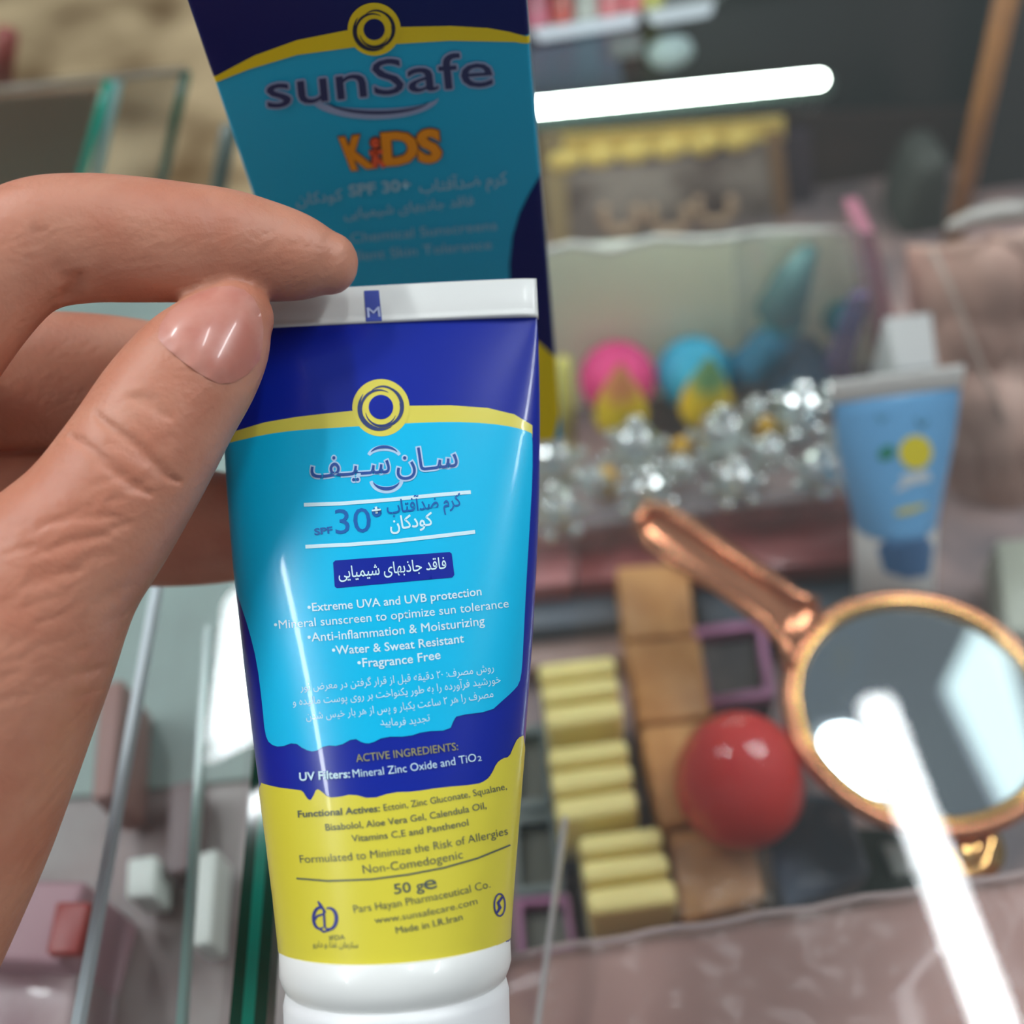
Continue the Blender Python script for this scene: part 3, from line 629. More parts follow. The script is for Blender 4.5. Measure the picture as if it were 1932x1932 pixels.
# light blue lemon tube
b0, t0 = P(1688, 985, .372), P(1692, 745, .352)
st = thing('lemon_tube', P(1688, 1100, .385), 'light blue squeeze tube with lemon picture standing behind the mirror', 'tube')
sh, ax2, x2, y2, L2 = tube_shell('tube_body', b0, t0, RT, .0135, .0400, mat('lemon_blue', (110, 176, 226), .35, coat=.3), st, 40, 80)
tp = t0; cr = [tp-x2*.0202, tp+x2*.0202, tp+x2*.0212+ax2*.0072, tp-x2*.0212+ax2*.0072]
prism('crimp', [p-y2*.0008 for p in cr], y2*.0016, mat('crimp_white', (226, 224, 218), .5), st, .0004, 2)
x_, y_ = x2, y2
lathe('cap', b0-ax2*.030, [(.012, 0), (.0132, .002), (.0136, .0295), (.0128, .0300)], mat('lemon_cap', (208, 208, 204), .5), st, 48, ax2)
bv = bvh_of(sh)
decal('lemon_print', circ(1727, 853, 31, 32, 32), bv, .0003, mat('lemon_yellow', (226, 208, 22), .5), st, 10)
decal('leaf_print', [(1655, 860), (1662, 845), (1680, 838), (1690, 850), (1684, 864), (1664, 870)], bv, .0003, mat('leaf_green', (30, 130, 104), .5), st, 10)
k2 = Ink(bv, .0003); k2.stroke([(1690, 925), (1720, 905), (1755, 900)], [6, 16, 12]); k2.stroke([(1700, 902), (1750, 892)], 10); k2.build('white_band_print', mat('print_white', (206, 214, 216), .5), st)
k2 = Ink(bv, .0003); k2.stroke([(1655, 782), (1662, 796), (1672, 784)], 5); k2.stroke([(1728, 790), (1738, 806), (1750, 792)], 5); k2.build('face_print', mat('print_teal', (60, 120, 140), .5), st)
k2 = Ink(bv, .0003); k2.stroke([(1690, 968), (1715, 962), (1748, 952)], [10, 14, 6]); k2.build('yellow_print', mat('print_yel', (206, 196, 90), .5), st)
capo = [o for o in bpy.data.objects if o.parent == st and o.name.startswith('cap')][0]; bvc = bvh_of(capo)
decal('blue_patch_print', [(1655, 1032), (1680, 1012), (1742, 1008), (1760, 1030), (1752, 1085), (1712, 1092), (1668, 1078)], bvc, .0003, mat('print_blue', (72, 118, 168), .5), st, 12)

# wrapped brown bundle at the right
V = []; Fc = []; n1, n2 = 40, 46
for j in range(n2+1):
    for i in range(n1+1):
        u, v = i/n1, j/n2; x = 1745+u*420+v*30; y = 405+(1-u)*60*(1-v)+v*640
        d = .42-.03*math.sin(math.pi*min(1, u*1.2))+.05*v+.012*noise.noise(Vector((u*3, v*4, 8)))+.004*noise.noise(Vector((u*11, v*9, 2)))
        V.append(P(x, y, d))
for j in range(n2):
    for i in range(n1): k = j*(n1+1)+i; Fc.append([k, k+1, k+n1+2, k+n1+1])
M_bun = mat('taupe_bundle', (226, 200, 186), .6, rgb2=(196, 158, 142), noise_scale=9)
bu = thing('wrapped_bundle', P(1900, 1000, .47), 'taupe brown bundle in clear film at the right edge', 'bundle')
bo = obj('bundle_body', V, Fc, M_bun, bu, True); so = bo.modifiers.new('thickness', 'SOLIDIFY'); so.thickness = .008; so.offset = -1
Vf = [v+(CAM-v).normalized()*.006+Vector((.002*noise.noise(v*60), 0, .004*noise.noise(v*40))) for v in V]
obj('clear_wrap', Vf, Fc, film('bundle_film', (214, 200, 190), .16, .10, bump=.8, bump_scale=60), bu, True)
sweep('film_fold', [P(1758, 470, .385), P(1800, 560, .39), P(1850, 690, .40), P(1925, 860, .415)], .0010, mat('fold_line', (196, 176, 162), .3), bu, 8)
sweep('film_top_highlight', [P(1790, 430, .40), P(1830, 412, .40), P(1880, 402, .40), P(1960, 395, .40)], [.002, .003, .004, .004], mat('highlight_pale', (188, 184, 176), .3, coat=.4), bu, 12)  # pale rod stands in for the white highlight along the film's top
o = slab('box', [(1880, 1020), (2000, 1010), (2030, 1200), (1900, 1190)], -.112, .02, mat('greenish_white', (160, 164, 148), .5), r=.001); tag(o, 'greenish white box at the right edge above the mirror', 'box')

# mauve sheet in front
M_mv = mat('mauve_board', (176, 136, 126), .5, coat=.15, rgb2=(160, 118, 108), noise_scale=16)
sh_ = thing('mauve_box', onz(1500, 1900, -.06), 'large mauve brown film wrapped box across the lower right corner', 'box')
slab('box_body', [(930, 1812), (1932, 1652), (2150, 1620), (2300, 2300), (900, 2300)], -.055, .08, M_mv, sh_, .002)
V = []; Fc = []
for j in range(33):
    for i in range(61):
        u, v = i/60, j/32; p = onz(930+u*1150, 1808-u*178+v*460+2, -.052); p.z += .0014*noise.noise(Vector((u*9, v*5, 4)))+.0010*noise.noise(Vector((u*30, v*14, 4))); V.append(p)
for j in range(32):
    for i in range(60): k = j*61+i; Fc.append([k, k+1, k+62, k+61])
obj('film_wrap', V, Fc, film('mauve_film', (196, 176, 172), .08, .25, bump=.15, bump_scale=50, gloss=.6), sh_, True)
sweep('film_edge', [onz(930+k*50, 1808-k*8.0+3*math.sin(k*1.7), -.052) for k in range(22)], .0009, mat('film_edge', (176, 154, 150), .3), sh_, 8)
o = strip('clear_box_edge', onz(1066, 1540, -.04), onz(1004, 2000, -.04), .0011, .004, mat('clear_edge', (176, 170, 166), .2)); tag(o, 'thin clear plastic edge crossing down beside the yellow blocks', 'plastic edge')

# ---------------------------------------------------------------- tall carton
A, B = onz(646, 872, .0), onz(1060, 832, .0); A.z = B.z = .0005
wv = (B-A).normalized(); nb = Vector((-wv.y, wv.x, 0)); HT = .178
M_cy = mat('carton_cyan', (0, 168, 208), .42, coat=.0); M_nv = mat('carton_navy', (4, 22, 92), .4, spec=.3); M_yl = mat('carton_yellow', (236, 208, 16), .42)
ct = thing('sunscreen_carton', (A+B)/2+nb*.02, 'tall blue sunscreen carton with yellow arc standing behind the tube', 'carton')
cb = prism('carton_body', [A, B, B+nb*.040, A+nb*.040], Vector((0, 0, HT)), M_cy, ct, .0007, 2)
prism('carton_side_print', [B+wv*.0001+nb*.001, B+wv*.0003+nb*.001, B+wv*.0003+nb*.039, B+wv*.0001+nb*.039], Vector((0, 0, HT-.002)), mat('carton_side', (196, 204, 206), .45), ct)
cv = bvh_of(cb)
decal('navy_top_print', [(262, -200), (978, -300), (1003, 62), (990, 66), (920, 55), (850, 52), (757, 52), (650, 60), (560, 79), (480, 108), (408, 150), (375, 120)], cv, .0001, M_nv, ct, 40)
decal('yellow_arc_print', [(404, 144), (480, 104), (560, 75), (650, 57), (700, 50), (757, 50), (850, 48), (920, 52), (1000, 66), (1001, 79), (850, 76), (750, 82), (670, 88), (560, 103), (470, 130), (408, 154)], cv, .00016, M_yl, ct, 30)
decal('yellow_disc_print', circ(706, 54, 50), cv, .00022, M_yl, ct, 20)
def swirl(ink, cx, cy, k):
    for (rx, ry, a0, a1, w, ox, oy) in ((40, 40, -75, 60, 7, 0, 0), (41, 42, 60, 215, 9, 0, 0), (34, 34, 150, 300, 5, -3, 2), (35, 33, -20, 120, 5, 2, 4), (29, 29, 20, 170, 4, 0, 6), (33, 36, -130, -10, 4, 3, -3)):
        ink.arc(cx+ox*k, cy+oy*k, rx*k, ry*k, a0, a1, .8*k, w*k)
M_nt = mat('carton_navy_ink', (22, 26, 58), .4)
ik = Ink(cv, .00030); swirl(ik, 706, 54, .92); ik.build('swirl_print', M_nt, ct)
decal('navy_disc_print', circ(706, 54, 20), cv, .0003, M_nv, ct, 10)
decal('navy_curve_print', [(1030, 322), (1014, 338), (998, 366), (980, 402), (967, 446), (961, 500), (963, 560), (975, 620), (1000, 650), (1016, 645), (1050, 676), (1062, 676)], cv, .0001, M_nv, ct, 20)
decal('yellow_foot_print', [(640, 640), (700, 620), (800, 650), (900, 640), (960, 655), (1000, 652), (1014, 643), (1030, 658), (1049, 672), (1058, 829), (850, 850), (650, 868)], cv, .00014, M_yl, ct, 40)
M_sil = mat('silver_ink', (150, 166, 200), .4); M_dk = mat('dark_ink', (38, 46, 92), .4); M_pale = mat('carton_pale_ink', (150, 196, 214), .5)
ik = Ink(cv, .00022)
def arch(ink, s_, pts, h, bold, lift): ink.text(s_, pts[0], pts[1], h, bold, pts[2], False, lift)
arch(ik, 'sunSafe', ((506, 203), (931, 160), -4), 66, .045, 0)
ik.arc(706, 180, 122, 34, 8, 172, 2, 20)
ik.build('silver_outline_print', M_sil, ct)
ik = Ink(cv, .00032); arch(ik, 'sunSafe', ((506, 203), (931, 160), -4), 66, .004, 0); ik.arc(712, 184, 100, 27, 15, 165, 1, 6); ik.build('brand_lettering', M_dk, ct)
ik = Ink(cv, .00022); ik.text('K', (650, 318), (700, 312), 58, .075, shear=-.35); ik.text('DS', (727, 308), (830, 300), 56, .075)
ik.arc(708, 268, 5, 5, 0, 360, 14); ik.stroke([(696, 287), (724, 284)], 12); ik.stroke([(708, 280), (706, 316)], 16); ik.stroke([(716, 296), (728, 314)], 12); ik.build('kids_outline_print', mat('kids_outline', (120, 44, 24), .4), ct)
ik = Ink(cv, .00032); ik.text('K', (650, 318), (700, 312), 58, .05, shear=-.35); ik.text('DS', (727, 308), (830, 300), 56, .05); ik.build('kids_lettering', mat('kids_orange', (238, 148, 10), .4), ct)
ik = Ink(cv, .00034); ik.arc(708, 268, 4, 4, 0, 360, 9); ik.stroke([(697, 287), (722, 284)], 8); ik.stroke([(709, 280), (707, 314)], 10); ik.stroke([(712, 298), (725, 313)], 8); ik.build('kids_figure_print', mat('kids_red', (236, 92, 50), .4), ct)
ik = Ink(cv, .00022)
ik.text('کرم ضدآفتاب', (792, 362), (957, 345), 22, .012, fa=True); ik.text('SPF 30+', (660, 369), (775, 357), 21, .03); ik.text('کودکان', (560, 386), (647, 375), 20, .012, fa=True)
ik.text('فاقد جاذبهای شیمیایی', (650, 411), (894, 385), 18, .008, fa=True)
ik.text('Chemical Sunscreens', (662, 457), (938, 432), 18, .0); ik.text('Excellent Skin Tolerance', (612, 496), (928, 468), 18, .0)
ik.build('pale_lettering', M_pale, ct)

# ---------------------------------------------------------------- the sunscreen tube in the hand
bot, top = P(748, 1816, .1775), P(716, 606, .195)
TR, TW = .0183, .0560
tb = thing('sunscreen_tube', bot-(top-bot).normalized()*.03, 'navy, cyan and yellow sunscreen tube held upside down in the fingers', 'tube')
M_tb = mat('tube_white', (236, 236, 232), .32, coat=.2)
M_tcy = mat('tube_cyan', (0, 186, 232), .30, spec=.35, coat=.25); M_tnv = mat('tube_navy', (6, 34, 148), .28, spec=.35, coat=.3); M_tyl = mat('tube_yellow', (222, 208, 62), .32, coat=.3)
M_tya = mat('tube_arc_yellow', (222, 208, 84), .32, coat=.3)
body, AX, TX, TY, TL = tube_shell('tube_body', bot, top, RT, TR, TW, M_tnv, tb, 140, 220)
tv = bvh_of(body)
N = -TY if TY.dot(FW) > 0 else TY
def flank(p, e, off):
    q = p-bot; t = min(1, max(0, q.dot(AX)/TL)); a = TR+(TW/2-TR)*math.sin(t*math.pi/2)**1.15; b = TR*(1-t)**.78*(1-.10*t)+.0006*t
    th = math.atan2(q.dot(N)/b, q.dot(TX)/a); sg = -1 if q.dot(TX) > 0 else 1
    th += sg*min(e*1.6, .004)/math.hypot(a*math.sin(th), b*math.cos(th))
    n = (TX*(math.cos(th)/a)+N*(math.sin(th)/b)).normalized()
    return bot+AX*(TL*t)+TX*(a*math.cos(th))+N*(b*math.sin(th))+n*off
WRAP[:] = [tv, flank]
# crimp
cw = TW/2+.0002
V = []; Fc = []; nn = 60; prf = ((0, .0013), (.0006, .0014), (.0010, .0009), (.0016, .0009), (.0068, .0009), (.0071, .0005))
for s_, th in prf:
    for k in range(nn+1):
        u = -1+2*k/nn; e = (1-abs(u)**24)
        V.append(top+TX*(cw*u)+AX*(s_-.0006)+N*(th*max(.3, e)+.0004*math.sin(u*2.2)))
m_ = len(prf)*(nn+1)
for s_, th in prf:
    for k in range(nn+1):
        u = -1+2*k/nn; V.append(top+TX*(cw*u)+AX*(s_-.0006)-N*(th-.0004*math.sin(u*2.2)))
for i in range(len(prf)-1):
    for k in range(nn):
        a_ = i*(nn+1)+k; Fc += [[a_, a_+1, a_+nn+2, a_+nn+1], [m_+a_, m_+a_+nn+1, m_+a_+nn+2, m_+a_+1]]
for i in range(len(prf)-1):
    for k in (0, nn): a_ = i*(nn+1)+k; Fc.append([a_, a_+nn+1, m_+a_+nn+1, m_+a_])
for i in (0, len(prf)-1):
    for k in range(nn): a_ = i*(nn+1)+k; Fc.append([a_, a_+1, m_+a_+1, m_+a_])
crp = recalc(obj('crimp', V, Fc, M_tb, tb, True))
cv2 = bvh_of(crp)
decal('mark_print', [(687, 549), (715, 548), (721, 606), (691, 607)], cv2, .00012, mat('mark_blue', (70, 86, 176), .4), tb, 8)
ik = Ink(cv2, .0002); ik.text('M', (694, 601), (718, 599), 20, .02); ik.build('mark_lettering', mat('mark_pale', (186, 196, 232), .5), tb)
# white shoulder and cap
bsh = bot+AX*.0026
lathe('shoulder', bsh-AX*.0056, [(TR*.90, -.0006), (TR*.965, .0004), (TR*1.0, .0018), (TR*1.014, .0027), (TR*1.014, .0068), (TR*1.0, .0069)], M_tb, tb, 96, AX)
lathe('cap', bsh-AX*.0285, [(TR*.9, 0), (TR*.96, .0012), (TR*.985, .021), (TR*.965, .0226), (TR*.88, .0229)], mat('cap_white', (238, 238, 238), .38, coat=.1), tb, 96, AX)
# printed areas
TC = 735
arc_top = [(418, 822), (440, 815), (500, 797), (560, 787), (620, 780), (668, 775), (719, 770), (772, 766), (850, 765), (920, 770), (970, 782), (1000, 800), (1004, 803)]
arc_bot = [(1004, 820), (1000, 816), (970, 806), (920, 799), (850, 796), (765, 799), (719, 802), (640, 807), (560, 812), (500, 820), (440, 834), (415, 842)]
decal('yellow_arc_print', arc_top+[(x, y+6) for x, y in arc_bot], tv, .00008, M_tya, tb, 14, TC)
cyan = list(reversed(arc_bot))+[(1004, 900), (998, 1000), (992, 1100), (987, 1200), (984, 1262), (979, 1290), (965, 1306), (945, 1324), (925, 1342), (862, 1350), (856, 1358), (848, 1378), (800, 1380), (770, 1390), (725, 1390), (700, 1403), (685, 1402), (668, 1392), (640, 1408), (615, 1406), (594, 1419), (575, 1414), (556, 1400), (530, 1410), (510, 1404), (501, 1385), (496, 1330), (486, 1250), (470, 1185), (455, 1140), (436, 1080), (420, 1000), (410, 920)]
def soften(pl):
    out = []
    for i, a in enumerate(pl):
        b = pl[(i+1) % len(pl)]; out += [(a[0]*.75+b[0]*.25, a[1]*.75+b[1]*.25), (a[0]*.25+b[0]*.75, a[1]*.25+b[1]*.75)]
    return out
decal('cyan_print', soften(cyan), tv, .00012, M_tcy, tb, 13, TC)
yel = [(486, 1474), (520, 1485), (560, 1490), (572, 1492), (579, 1505), (586, 1511), (592, 1502), (598, 1488), (606, 1492), (620, 1505), (640, 1504), (665, 1498), (700, 1508), (740, 1495), (780, 1494), (830, 1486), (900, 1480), (917, 1472), (927, 1460), (936, 1440), (947, 1431), (960, 1428), (968, 1408), (976, 1392), (990, 1386), (988, 1500), (982, 1700), (975, 1764), (948, 1778), (900, 1800), (860, 1816), (820, 1828), (775, 1837), (730, 1841), (685, 1840), (640, 1834), (600, 1825), (565, 1814), (540, 1804), (518, 1792), (506, 1680), (494, 1560)]
decal('yellow_print', soften(yel), tv, .00012, M_tyl, tb, 13, TC)
decal('yellow_disc_print', circ(719, 770, 54), tv, .00016, M_tya, tb, 12, TC)
decal('navy_disc_print', circ(719, 769, 23), tv, .00022, M_tnv, tb, 10, TC)
ik = Ink(tv, .00022, TC); swirl(ik, 719, 769, 1.0); ik.build('swirl_print', mat('tube_navy_ink', (44, 58, 110), .35), tb)
decal('navy_label_print', [(629, 1062), (633, 1058), (848, 1042), (852, 1045), (857, 1085), (853, 1090), (636, 1110), (632, 1107)], tv, .00018, M_tnv, tb, 12, TC)
# persian brand name with halo and smile arcs
LOGO = ('سـان', (749, 894), (864, 881)), ('سـیـف', (588, 902), (736, 893))
ik = Ink(tv, .00018, TC)
for t_, a_, b_ in LOGO: ik.text(t_, a_, b_, 42, .052, fa=True)
ik.arc(725, 866, 31, 20, 200, 340, 6, 11); ik.arc(729, 903, 30, 22, 10, 165, 6, 13)
ik.build('brand_halo_print', mat('halo', (176, 208, 236), .4), tb)
M_ink = mat('navy_ink', (30, 74, 148), .35)
ik = Ink(tv, .00026, TC)
for t_, a_, b_ in LOGO: ik.text(t_, a_, b_, 42, .004, fa=True)
ik.arc(725, 864, 29, 20, 212, 328, 1, 5.5); ik.arc(729, 902, 27, 21, 25, 155, 1, 6)
ik.build('brand_lettering', M_ink, tb)
M_blue = mat('blue_ink', (0, 92, 168), .35)
ik = Ink(tv, .0002, TC); ik.text('SPF', (595, 1010), (628, 1006), 12, .03); ik.text('30', (634, 1008), (701, 1004), 46, .0); ik.arc(711, 967, 4.5, 4.5, 0, 360, 9.5)
ik.text('کرم ضدآفتاب', (731, 970), (870, 955), 24, .012, fa=True); ik.build('blue_lettering', M_blue, tb)
M_wh = mat('white_ink', (208, 236, 244), .4)
ik = Ink(tv, .0002, TC)
ik.stroke([(574, 953), (640, 951), (730, 944), (820, 935), (888, 929)], 7); ik.stroke([(577, 1032), (660, 1028), (740, 1022), (820, 1013), (896, 1004)], 7)
ik.text('کودکان', (737, 1001), (817, 991), 24, .016, fa=True)
ik.text('+', (704, 973), (719, 971), 17, .03, lift=.0001)
ik.text('فاقد جاذبهای شیمیایی', (640, 1092), (842, 1073), 21, .008, fa=True, lift=.00005)
for t_, a_, b_, h, bd in (('•Extreme UVA and UVB protection', (582, 1154), (908, 1123), 15.5, .012), ('•Mineral sunscreen to optimize sun tolerance', (519, 1187), (959, 1146), 16, .006), ('•Anti-inflammation & Moisturizing', (582, 1211), (914, 1179), 16.5, .012), ('•Water & Sweat Resistant', (628, 1235), (875, 1212), 16, .012), ('•Fragrance Free', (676, 1259), (831, 1243), 16.5, .012)):
    ik.text(t_, a_, b_, h, bd, mid=3)
for t_, a_, b_ in (('روش مصرف: ۰۲ دقیقه قبل از قرار گرفتن در معرض نور', (568, 1303), (931, 1266)), ('خورشید فرآورده را به طور یکنواخت بر روی پوست مالیده و', (554, 1331), (944, 1288)), ('مصرف را هر ۲ ساعت یکبار و پس از هر بار خیس شدن', (579, 1358), (930, 1315)), ('تجدید فرمایید', (718, 1368), (811, 1360))):
    ik.text(t_, a_, b_, 14, -.004, mid=4, fa=True)
ik.text('UV Filters:', (567, 1473), (661, 1467), 15, .02); ik.text('Mineral Zinc Oxide and TiO', (667, 1467), (898, 1436), 15, -.002, mid=3); ik.text('2', (901, 1436), (908, 1435), 9, 0)
ik.build('white_lettering', M_wh, tb)
ik = Ink(tv, .0002, TC); ik.text('ACTIVE INGREDIENTS:', (673, 1438), (864, 1415), 14.5, .004, mid=1); ik.build('olive_lettering', mat('olive_ink', (150, 146, 90), .4), tb)
ik = Ink(tv, .0002, TC)
for t_, a_, b_, h, bd, md in (('Functional Actives:', (564, 1542), (717, 1531), 12.5, .02, 1), ('Ectoin, Zinc Gluconate, Squalane,', (725, 1530), (955, 1489), 12.5, 0, 3), ('Bisabolol, Aloe Vera Gel, Calendula Oil,', (616, 1567), (917, 1525), 12.5, .004, 6),
                              ('Vitamins C,E and Panthenol', (665, 1588), (883, 1557), 12.5, .004, 4), ('Formulated to Minimize the Risk of Allergies', (568, 1628), (957, 1574), 15, -.004, 11), ('Non-Comedogenic', (686, 1648), (873, 1619), 16, -.004, 3),
                              ('50 g ', (745, 1687), (800, 1679), 19, .012, 0), ('e', (801, 1679), (824, 1675), 26, .01, 0), ('Pars Hayan Pharmaceutical Co.', (669, 1722), (924, 1674), 14.5, -.004, 5), ('www.sunsafecare.com', (708, 1742), (900, 1705), 12.5, -.004, 4),
                              ('Made in I.R.Iran', (748, 1761), (872, 1735), 12.5, .006, 2), ('IFDA', (623, 1774), (652, 1772), 9, 0, 0)):
    ik.text(t_, a_, b_, h, bd, mid=md)
ik.text('سازمان غذا و دارو', (592, 1786), (676, 1788), 11, 0, fa=True)
ik.stroke([(561, 1657), (620, 1662), (700, 1659), (770, 1650), (837, 1637), (900, 1619), (961, 1594)], 3.2)
ik.build('grey_lettering', mat('grey_ink', (84, 92, 84), .4), tb)
ik = Ink(tv, .0002, TC)
ik.arc(605, 1732, 12, 20, 60, 330, 3, 6); ik.stroke([(592, 1740), (600, 1728), (612, 1724)], 4); ik.stroke([(601, 1700), (606, 1708), (612, 1716), (614, 1750)], [2, 6, 4, 4]); ik.arc(622, 1733, 14, 20, -110, 120, 3, 7)
ik.stroke([(604, 1752), (612, 1758), (624, 1754)], 4)
ik.arc(941, 1707, 10, 21, 0, 360, 2.6, 3.2); ik.stroke([(946, 1692), (938, 1703), (942, 1712), (936, 1722)], [4, 6, 6, 4])
ik.build('emblem_print', mat('emblem_navy', (44, 54, 130), .35), tb)

# ---------------------------------------------------------------- the hand
def skin_mat():
    m = mat('skin', (202, 138, 112), .46, sss=.16, rgb2=(192, 122, 96), noise_scale=70); nt = m.node_tree; b = nt.nodes['Principled BSDF']
    tc = nt.nodes.new('ShaderNodeTexCoord'); n1 = nt.nodes.new('ShaderNodeTexNoise'); n1.inputs['Scale'].default_value = 900; n1.inputs['Detail'].default_value = 4
    mp = nt.nodes.new('ShaderNodeMapping'); mp.inputs['Rotation'].default_value = (.3, .5, .7); mp.inputs['Scale'].default_value = (.5, 1, 2.2)
    nt.links.new(tc.outputs['Object'], mp.inputs[0]); n2 = nt.nodes.new('ShaderNodeTexNoise'); n2.inputs['Scale'].default_value = 260; nt.links.new(mp.outputs[0], n2.inputs['Vector'])
    nt.links.new(tc.outputs['Object'], n1.inputs['Vector']); ad = nt.nodes.new('ShaderNodeMath'); ad.operation = 'ADD'
    nt.links.new(n1.outputs['Fac'], ad.inputs[0]); nt.links.new(n2.outputs['Fac'], ad.inputs[1])
    bp = nt.nodes.new('ShaderNodeBump'); bp.inputs['Strength'].default_value = .28; bp.inputs['Distance'].default_value = .0006
    nt.links.new(ad.outputs[0], bp.inputs['Height']); nt.links.new(bp.outputs[0], b.inputs['Normal']); return m
M_skin = skin_mat()
hv, hf = [], []
def limb(nodes, ratio=.85, seg=36, tip=True, sub=6):
    """one finger: nodes = (x, y, depth, half width in photo units); splined, round tip, written into the hand"""
    pts = [P(x, y, d) for x, y, d, r in nodes]; rad = [r*d/F_PX for x, y, d, r in nodes]
    Q = []; Rr = []
    for i in range(len(pts)-1):
        p0 = pts[max(0, i-1)]; p1 = pts[i]; p2 = pts[i+1]; p3 = pts[min(len(pts)-1, i+2)]
        r0 = rad[max(0, i-1)]; r1 = rad[i]; r2 = rad[i+1]; r3 = rad[min(len(pts)-1, i+2)]
        for k in range(sub):
            t = k/sub; a = 2*t**3-3*t*t+1; b = t**3-2*t*t+t; c = -2*t**3+3*t*t; d = t**3-t*t
            Q.append(p1*a+(p2-p0)*(.5*b)+p2*c+(p3-p1)*(.5*d)); Rr.append(r1*a+(r2-r0)*.5*b+r2*c+(r3-r1)*.5*d)
    Q.append(pts[-1]); Rr.append(rad[-1])
    if tip:
        d = (Q[-1]-Q[-2]).normalized(); e = Q[-1].copy(); r = Rr[-1]
        for k in range(1, 8): t = math.pi/2*k/7.2; Q.append(e+d*r*.9*math.sin(t)); Rr.append(r*math.cos(t))
    base = len(hv); n = len(Q)
    for i in range(n):
        a = Q[max(0, i-1)]; b = Q[min(n-1, i+1)]; x, y = frame_of(b-a, FW)
        for k in range(seg):
            t = 2*math.pi*k/seg; hv.append(Q[i]+x*(Rr[i]*ratio*math.cos(t))+y*(Rr[i]*math.sin(t)))
    for i in range(n-1):
        for k in range(seg): l = (k+1) % seg; hf.append([base+i*seg+k, base+i*seg+l, base+(i+1)*seg+l, base+(i+1)*seg+k])
    hf.append([base+k for k in range(seg-1, -1, -1)]); hf.append([base+(n-1)*seg+k for k in range(seg)])
# thumb and thenar
limb([(-330, 1700, .172, 350), (-160, 1440, .172, 300), (0, 1215, .171, 226), (100, 1075, .171, 176), (182, 978, .172, 152), (256, 868, .1735, 141), (316, 768, .1755, 133), (372, 690, .1775, 122), (408, 640, .1795, 106), (434, 596, .1815, 84)], ratio=.80)
# index finger
limb([(-230, 800, .172, 150), (-120, 640, .172, 132), (-10, 512, .174, 124), (70, 462, .176, 124), (160, 450, .178, 121), (250, 452, .180, 118), (350, 458, .182, 112), (430, 464, .184, 106), (510, 476, .186, 94), (575, 488, .187, 80), (622, 497, .188, 60)], ratio=.82)
# middle finger behind the tube
limb([(-300, 800, .190, 150), (-120, 730, .198, 136), (60, 716, .203, 130), (220, 720, .2075, 124), (380, 740, .2105, 112), (500, 752, .212, 92)], ratio=.62)
# ring finger
limb([(-300, 980, .196, 150), (-100, 955, .205, 130), (60, 965, .209, 128), (160, 978, .213, 124), (300, 992, .218, 116), (420, 996, .221, 106), (520, 1004, .222, 84)], ratio=.66)
# little finger, mostly hidden
limb([(-300, 1180, .19, 150), (-120, 1200, .20, 110), (10, 1190, .205, 90), (120, 1170, .208, 76)], ratio=.7)
# palm
limb([(-420, 1700, .185, 330), (-420, 1300, .185, 330), (-400, 950, .185, 280), (-330, 740, .182, 170)], ratio=.42)
ho = recalc(obj('hand_raw', hv, hf, None))
rm_ = ho.modifiers.new('remesh', 'REMESH'); rm_.mode = 'VOXEL'; rm_.voxel_size = .0006
sm = ho.modifiers.new('smooth', 'SMOOTH'); sm.factor = .6; sm.iterations = 8
bpy.context.view_layer.update()
ev = ho.evaluated_get(bpy.context.evaluated_depsgraph_get()); me = bpy.data.meshes.new_from_object(ev)
bpy.data.objects.remove(ho)
me.name = 'hand'; me.materials.clear(); me.materials.append(M_skin)
# creases pressed into the skin
import numpy as np
nv = len(me.vertices); co = np.empty(nv*3, 'f'); me.vertices.foreach_get('co', co); co = co.reshape(-1, 3)
no = np.empty(nv*3, 'f'); me.vertices.foreach_get('normal', no); no = no.reshape(-1, 3)
tmpv = BVHTree.FromPolygons([Vector(c_) for c_ in co], [tuple(p.vertices) for p in me.polygons])
def crease(px, depth, width):
    pts = []
    for i in range(len(px)-1):
        a_, b_ = px[i], px[i+1]; n = max(2, int(math.hypot(b_[0]-a_[0], b_[1]-a_[1])/5))
        for k in range(n):
            h_ = hit(tmpv, a_[0]+(b_[0]-a_[0])*k/n, a_[1]+(b_[1]-a_[1])*k/n, 0)
            if h_: pts.append(h_)
    if not pts: return
    arr = np.array([tuple(p) for p in pts]); m_ = np.full(nv, 1e9)
    for k, q in enumerate(arr):
        e = min(1, min(k, len(arr)-1-k)/max(1, len(arr)*.2))*.85+.15
        m_ = np.minimum(m_, ((co-q)**2).sum(1)/e)
    co[:] = co - no*(depth*np.exp(-m_/width**2))[:, None]
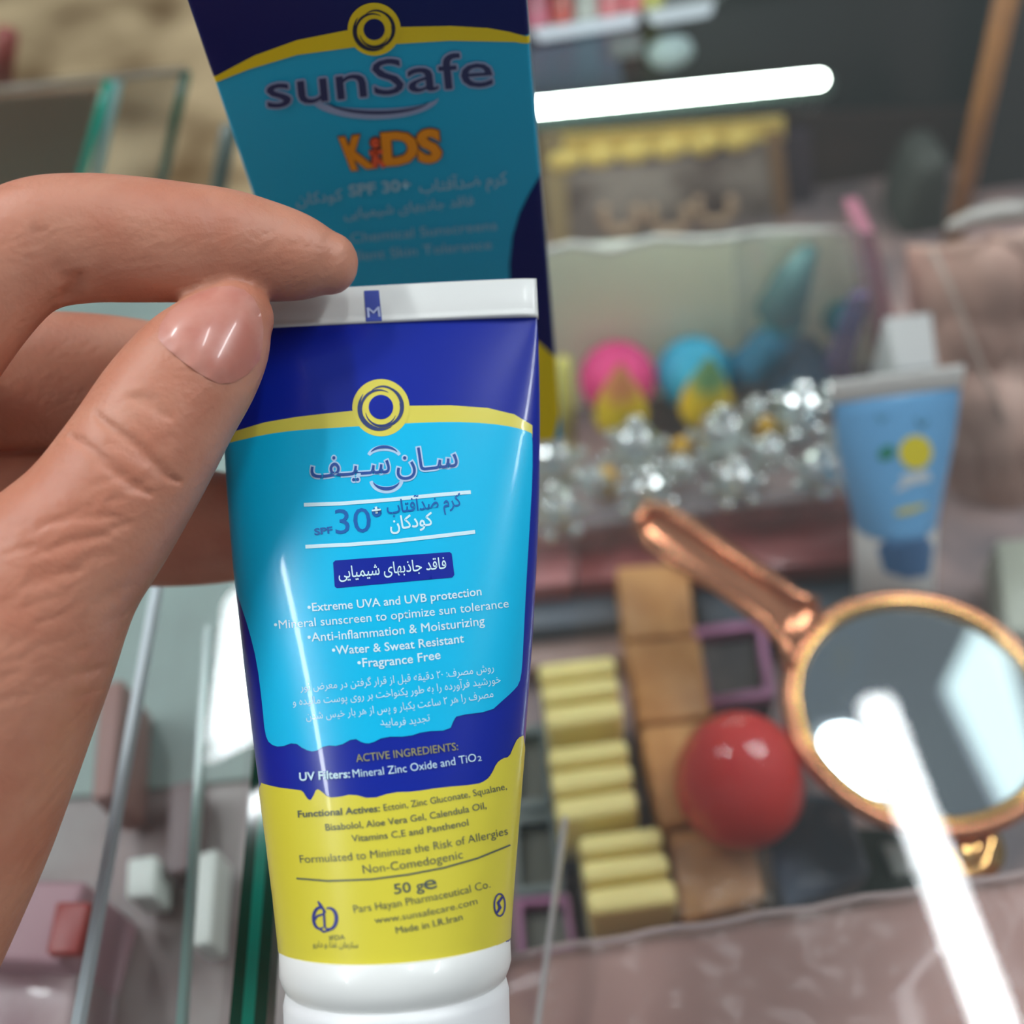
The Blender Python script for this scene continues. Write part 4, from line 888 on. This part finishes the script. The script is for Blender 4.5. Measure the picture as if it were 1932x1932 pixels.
for q, dp, wd in (([(178, 782), (215, 812), (258, 842), (285, 868), (318, 900), (345, 912)], .00045, .0008), ([(132, 822), (170, 848), (210, 885), (250, 915), (290, 935)], .00034, .0008), ([(245, 748), (285, 765), (325, 790)], .00022, .0009),
                  ([(205, 830), (245, 855), (280, 880)], .0002, .0006), ([(262, 745), (300, 756)], .00015, .0006),
                  ([(395, 378), (412, 430), (410, 500), (400, 560)], .00014, .0016), ([(70, 430), (95, 475), (118, 530)], .0002, .0016), ([(150, 520), (140, 545), (120, 570)], .0005, .0014),
                  ([(75, 990), (140, 975), (230, 975)], .00018, .0007), ([(60, 1050), (140, 1020), (210, 1010)], .00018, .0007), ([(40, 1110), (100, 1085), (160, 1075)], .00015, .0007), ([(15, 340), (40, 352)], .0003, .0006)):
    crease(q, dp*1.7, wd*1.1)
for k in range(46):
    x = random.uniform(-10, 250); y = 960+random.uniform(0, 420)-x*.4; L_ = random.uniform(30, 80)
    crease([(x, y), (x+L_*.5, y-L_*.16+random.uniform(-4, 4)), (x+L_, y-L_*.30)], .00013, .0007)
me.vertices.foreach_set('co', co.reshape(-1)); me.update()
me.polygons.foreach_set('use_smooth', [True]*len(me.polygons))
hand = bpy.data.objects.new('hand', me); COL.objects.link(hand)
tag(hand, 'left hand pinching the sunscreen tube between thumb and index finger', 'hand')
bh = BVHTree.FromPolygons([v.co.copy() for v in me.vertices], [tuple(p.vertices) for p in me.polygons])
nail = [(299, 640), (303, 615), (318, 592), (345, 570), (376, 553), (408, 543), (436, 541), (460, 548), (478, 564), (490, 588), (495, 618), (494, 650), (488, 680), (466, 706), (438, 722), (412, 724), (380, 708), (341, 680), (312, 655)]
nc = (405, 625)
NAILO = []
nl = decal('thumb_nail', nail, bh, .00022, mat('nail_pink', (206, 142, 126), .30, coat=.2, sss=.15, rgb2=(192, 118, 102), noise_scale=120), None, 9, nc[0])
for v in nl.data.vertices:   # gentle dome, edge tucked into the skin
    X, Y, _ = proj(v.co); e = min(math.hypot(X-a_[0], Y-a_[1]) for a_ in nail); v.co += (CAM-v.co).normalized()*(.00042*min(1, e/26)-.00022)
attach(nl, hand); tag(nl, 'smooth glossy pink thumb nail')
